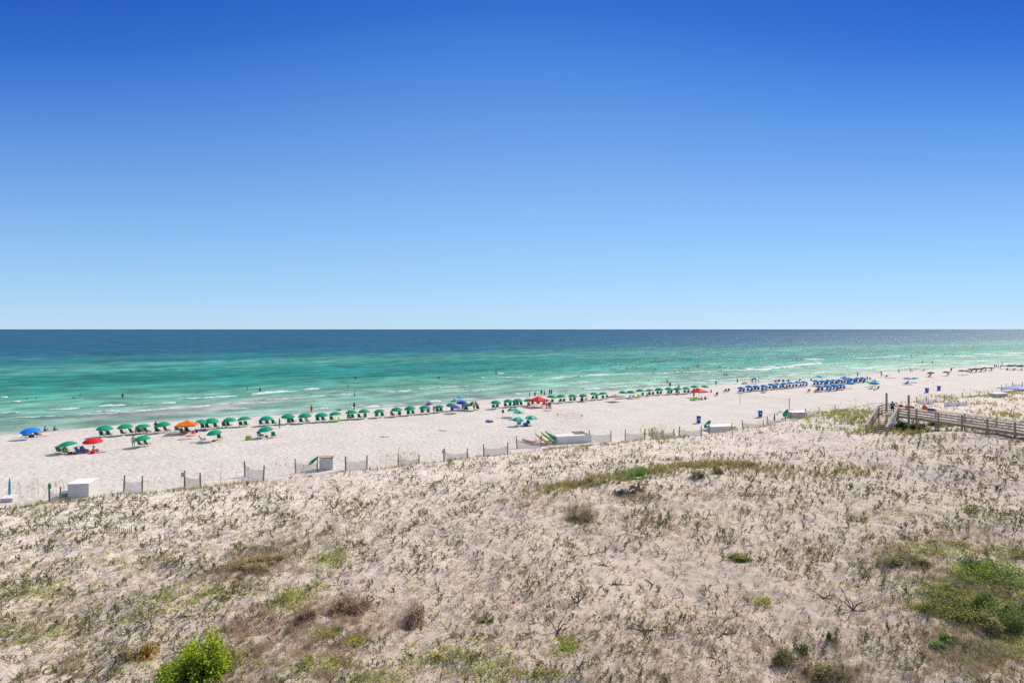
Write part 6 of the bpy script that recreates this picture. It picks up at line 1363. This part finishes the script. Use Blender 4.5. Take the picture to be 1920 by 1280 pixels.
# ------------------------------------------------------------------ light, sky, camera
SUN_AZ, SUN_EL = R(50), R(40)
sd = Vector((math.sin(SUN_AZ) * math.cos(SUN_EL), math.cos(SUN_AZ) * math.cos(SUN_EL), math.sin(SUN_EL)))
sl = bpy.data.lights.new('sun', 'SUN'); sl.energy = 4.7; sl.angle = R(.53); sl.color = (1, .91, .80)
so = bpy.data.objects.new('sun', sl); COL.objects.link(so); so.rotation_euler = (-sd).to_track_quat('-Z', 'Y').to_euler(); so.location = (60, 60, 80)
W = bpy.data.worlds.new('World'); S.world = W; W.use_nodes = True; nt = W.node_tree
sky = nt.nodes.new('ShaderNodeTexSky'); sky.sky_type = 'NISHITA'; sky.sun_disc = False; sky.sun_elevation = SUN_EL; sky.sun_rotation = SUN_AZ
sky.altitude = 0; sky.air_density = 1.0; sky.dust_density = .15; sky.ozone_density = 1.6
N = nt.nodes.new; Lk = nt.links.new
m1 = N('ShaderNodeVectorMath'); m1.operation = 'SCALE'; m1.inputs['Scale'].default_value = .1; Lk(sky.outputs[0], m1.inputs[0])
ga = N('ShaderNodeGamma'); ga.inputs['Gamma'].default_value = .2; Lk(m1.outputs[0], ga.inputs['Color'])
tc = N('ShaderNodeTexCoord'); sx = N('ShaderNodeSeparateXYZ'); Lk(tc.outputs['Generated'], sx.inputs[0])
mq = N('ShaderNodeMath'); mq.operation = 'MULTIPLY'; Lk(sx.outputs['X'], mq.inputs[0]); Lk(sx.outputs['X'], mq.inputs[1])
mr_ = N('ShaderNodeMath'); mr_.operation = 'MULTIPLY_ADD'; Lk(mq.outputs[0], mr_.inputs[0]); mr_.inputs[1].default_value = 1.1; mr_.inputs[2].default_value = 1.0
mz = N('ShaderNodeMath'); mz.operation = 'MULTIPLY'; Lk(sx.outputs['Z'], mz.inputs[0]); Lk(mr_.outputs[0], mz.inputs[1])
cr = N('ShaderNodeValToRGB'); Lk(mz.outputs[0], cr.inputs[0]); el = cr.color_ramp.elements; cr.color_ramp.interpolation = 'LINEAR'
TINT = [(0, (0.559, 0.784, 1.057)), (0.07, (0.452, 0.714, 1.016)), (0.16, (0.35, 0.627, 1.008)), (0.24, (0.285, 0.527, 0.949)), (0.3, (0.213, 0.456, 0.914)), (0.36, (0.159, 0.389, 0.865)), (0.42, (0.109, 0.31, 0.827)), (0.49, (0.059, 0.217, 0.743)), (0.56, (0.036, 0.161, 0.646)), (0.75, (0.378, 0.468, 0.665)), (1, (0.81, 0.81, 0.855))]  # uppermost stops, above the frame, made paler to fill the shadows
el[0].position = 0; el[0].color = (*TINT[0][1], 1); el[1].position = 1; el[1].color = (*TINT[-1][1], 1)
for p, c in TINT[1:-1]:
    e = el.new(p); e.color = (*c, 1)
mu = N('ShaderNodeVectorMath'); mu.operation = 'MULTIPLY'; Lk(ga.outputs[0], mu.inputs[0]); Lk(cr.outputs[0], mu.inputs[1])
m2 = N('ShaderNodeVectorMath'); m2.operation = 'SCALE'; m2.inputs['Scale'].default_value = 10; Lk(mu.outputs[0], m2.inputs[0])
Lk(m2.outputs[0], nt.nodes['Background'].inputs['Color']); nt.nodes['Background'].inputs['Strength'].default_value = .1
cd = bpy.data.cameras.new('camera'); cam = bpy.data.objects.new('camera', cd); COL.objects.link(cam)
cam.location = (0, 0, ZC); cam.rotation_euler = (R(90), 0, 0); cd.lens = 36 * F / 1920; cd.sensor_width = 36; cd.sensor_fit = 'HORIZONTAL'; cd.shift_y = -(640 - HZ) / 1920
cd.clip_start = .5; cd.clip_end = 100000; S.camera = cam
S.view_settings.view_transform = 'Standard'; S.view_settings.look = 'None'; S.view_settings.exposure = 0; S.view_settings.gamma = 1
S.cycles.max_bounces = 6; S.cycles.use_denoising = False
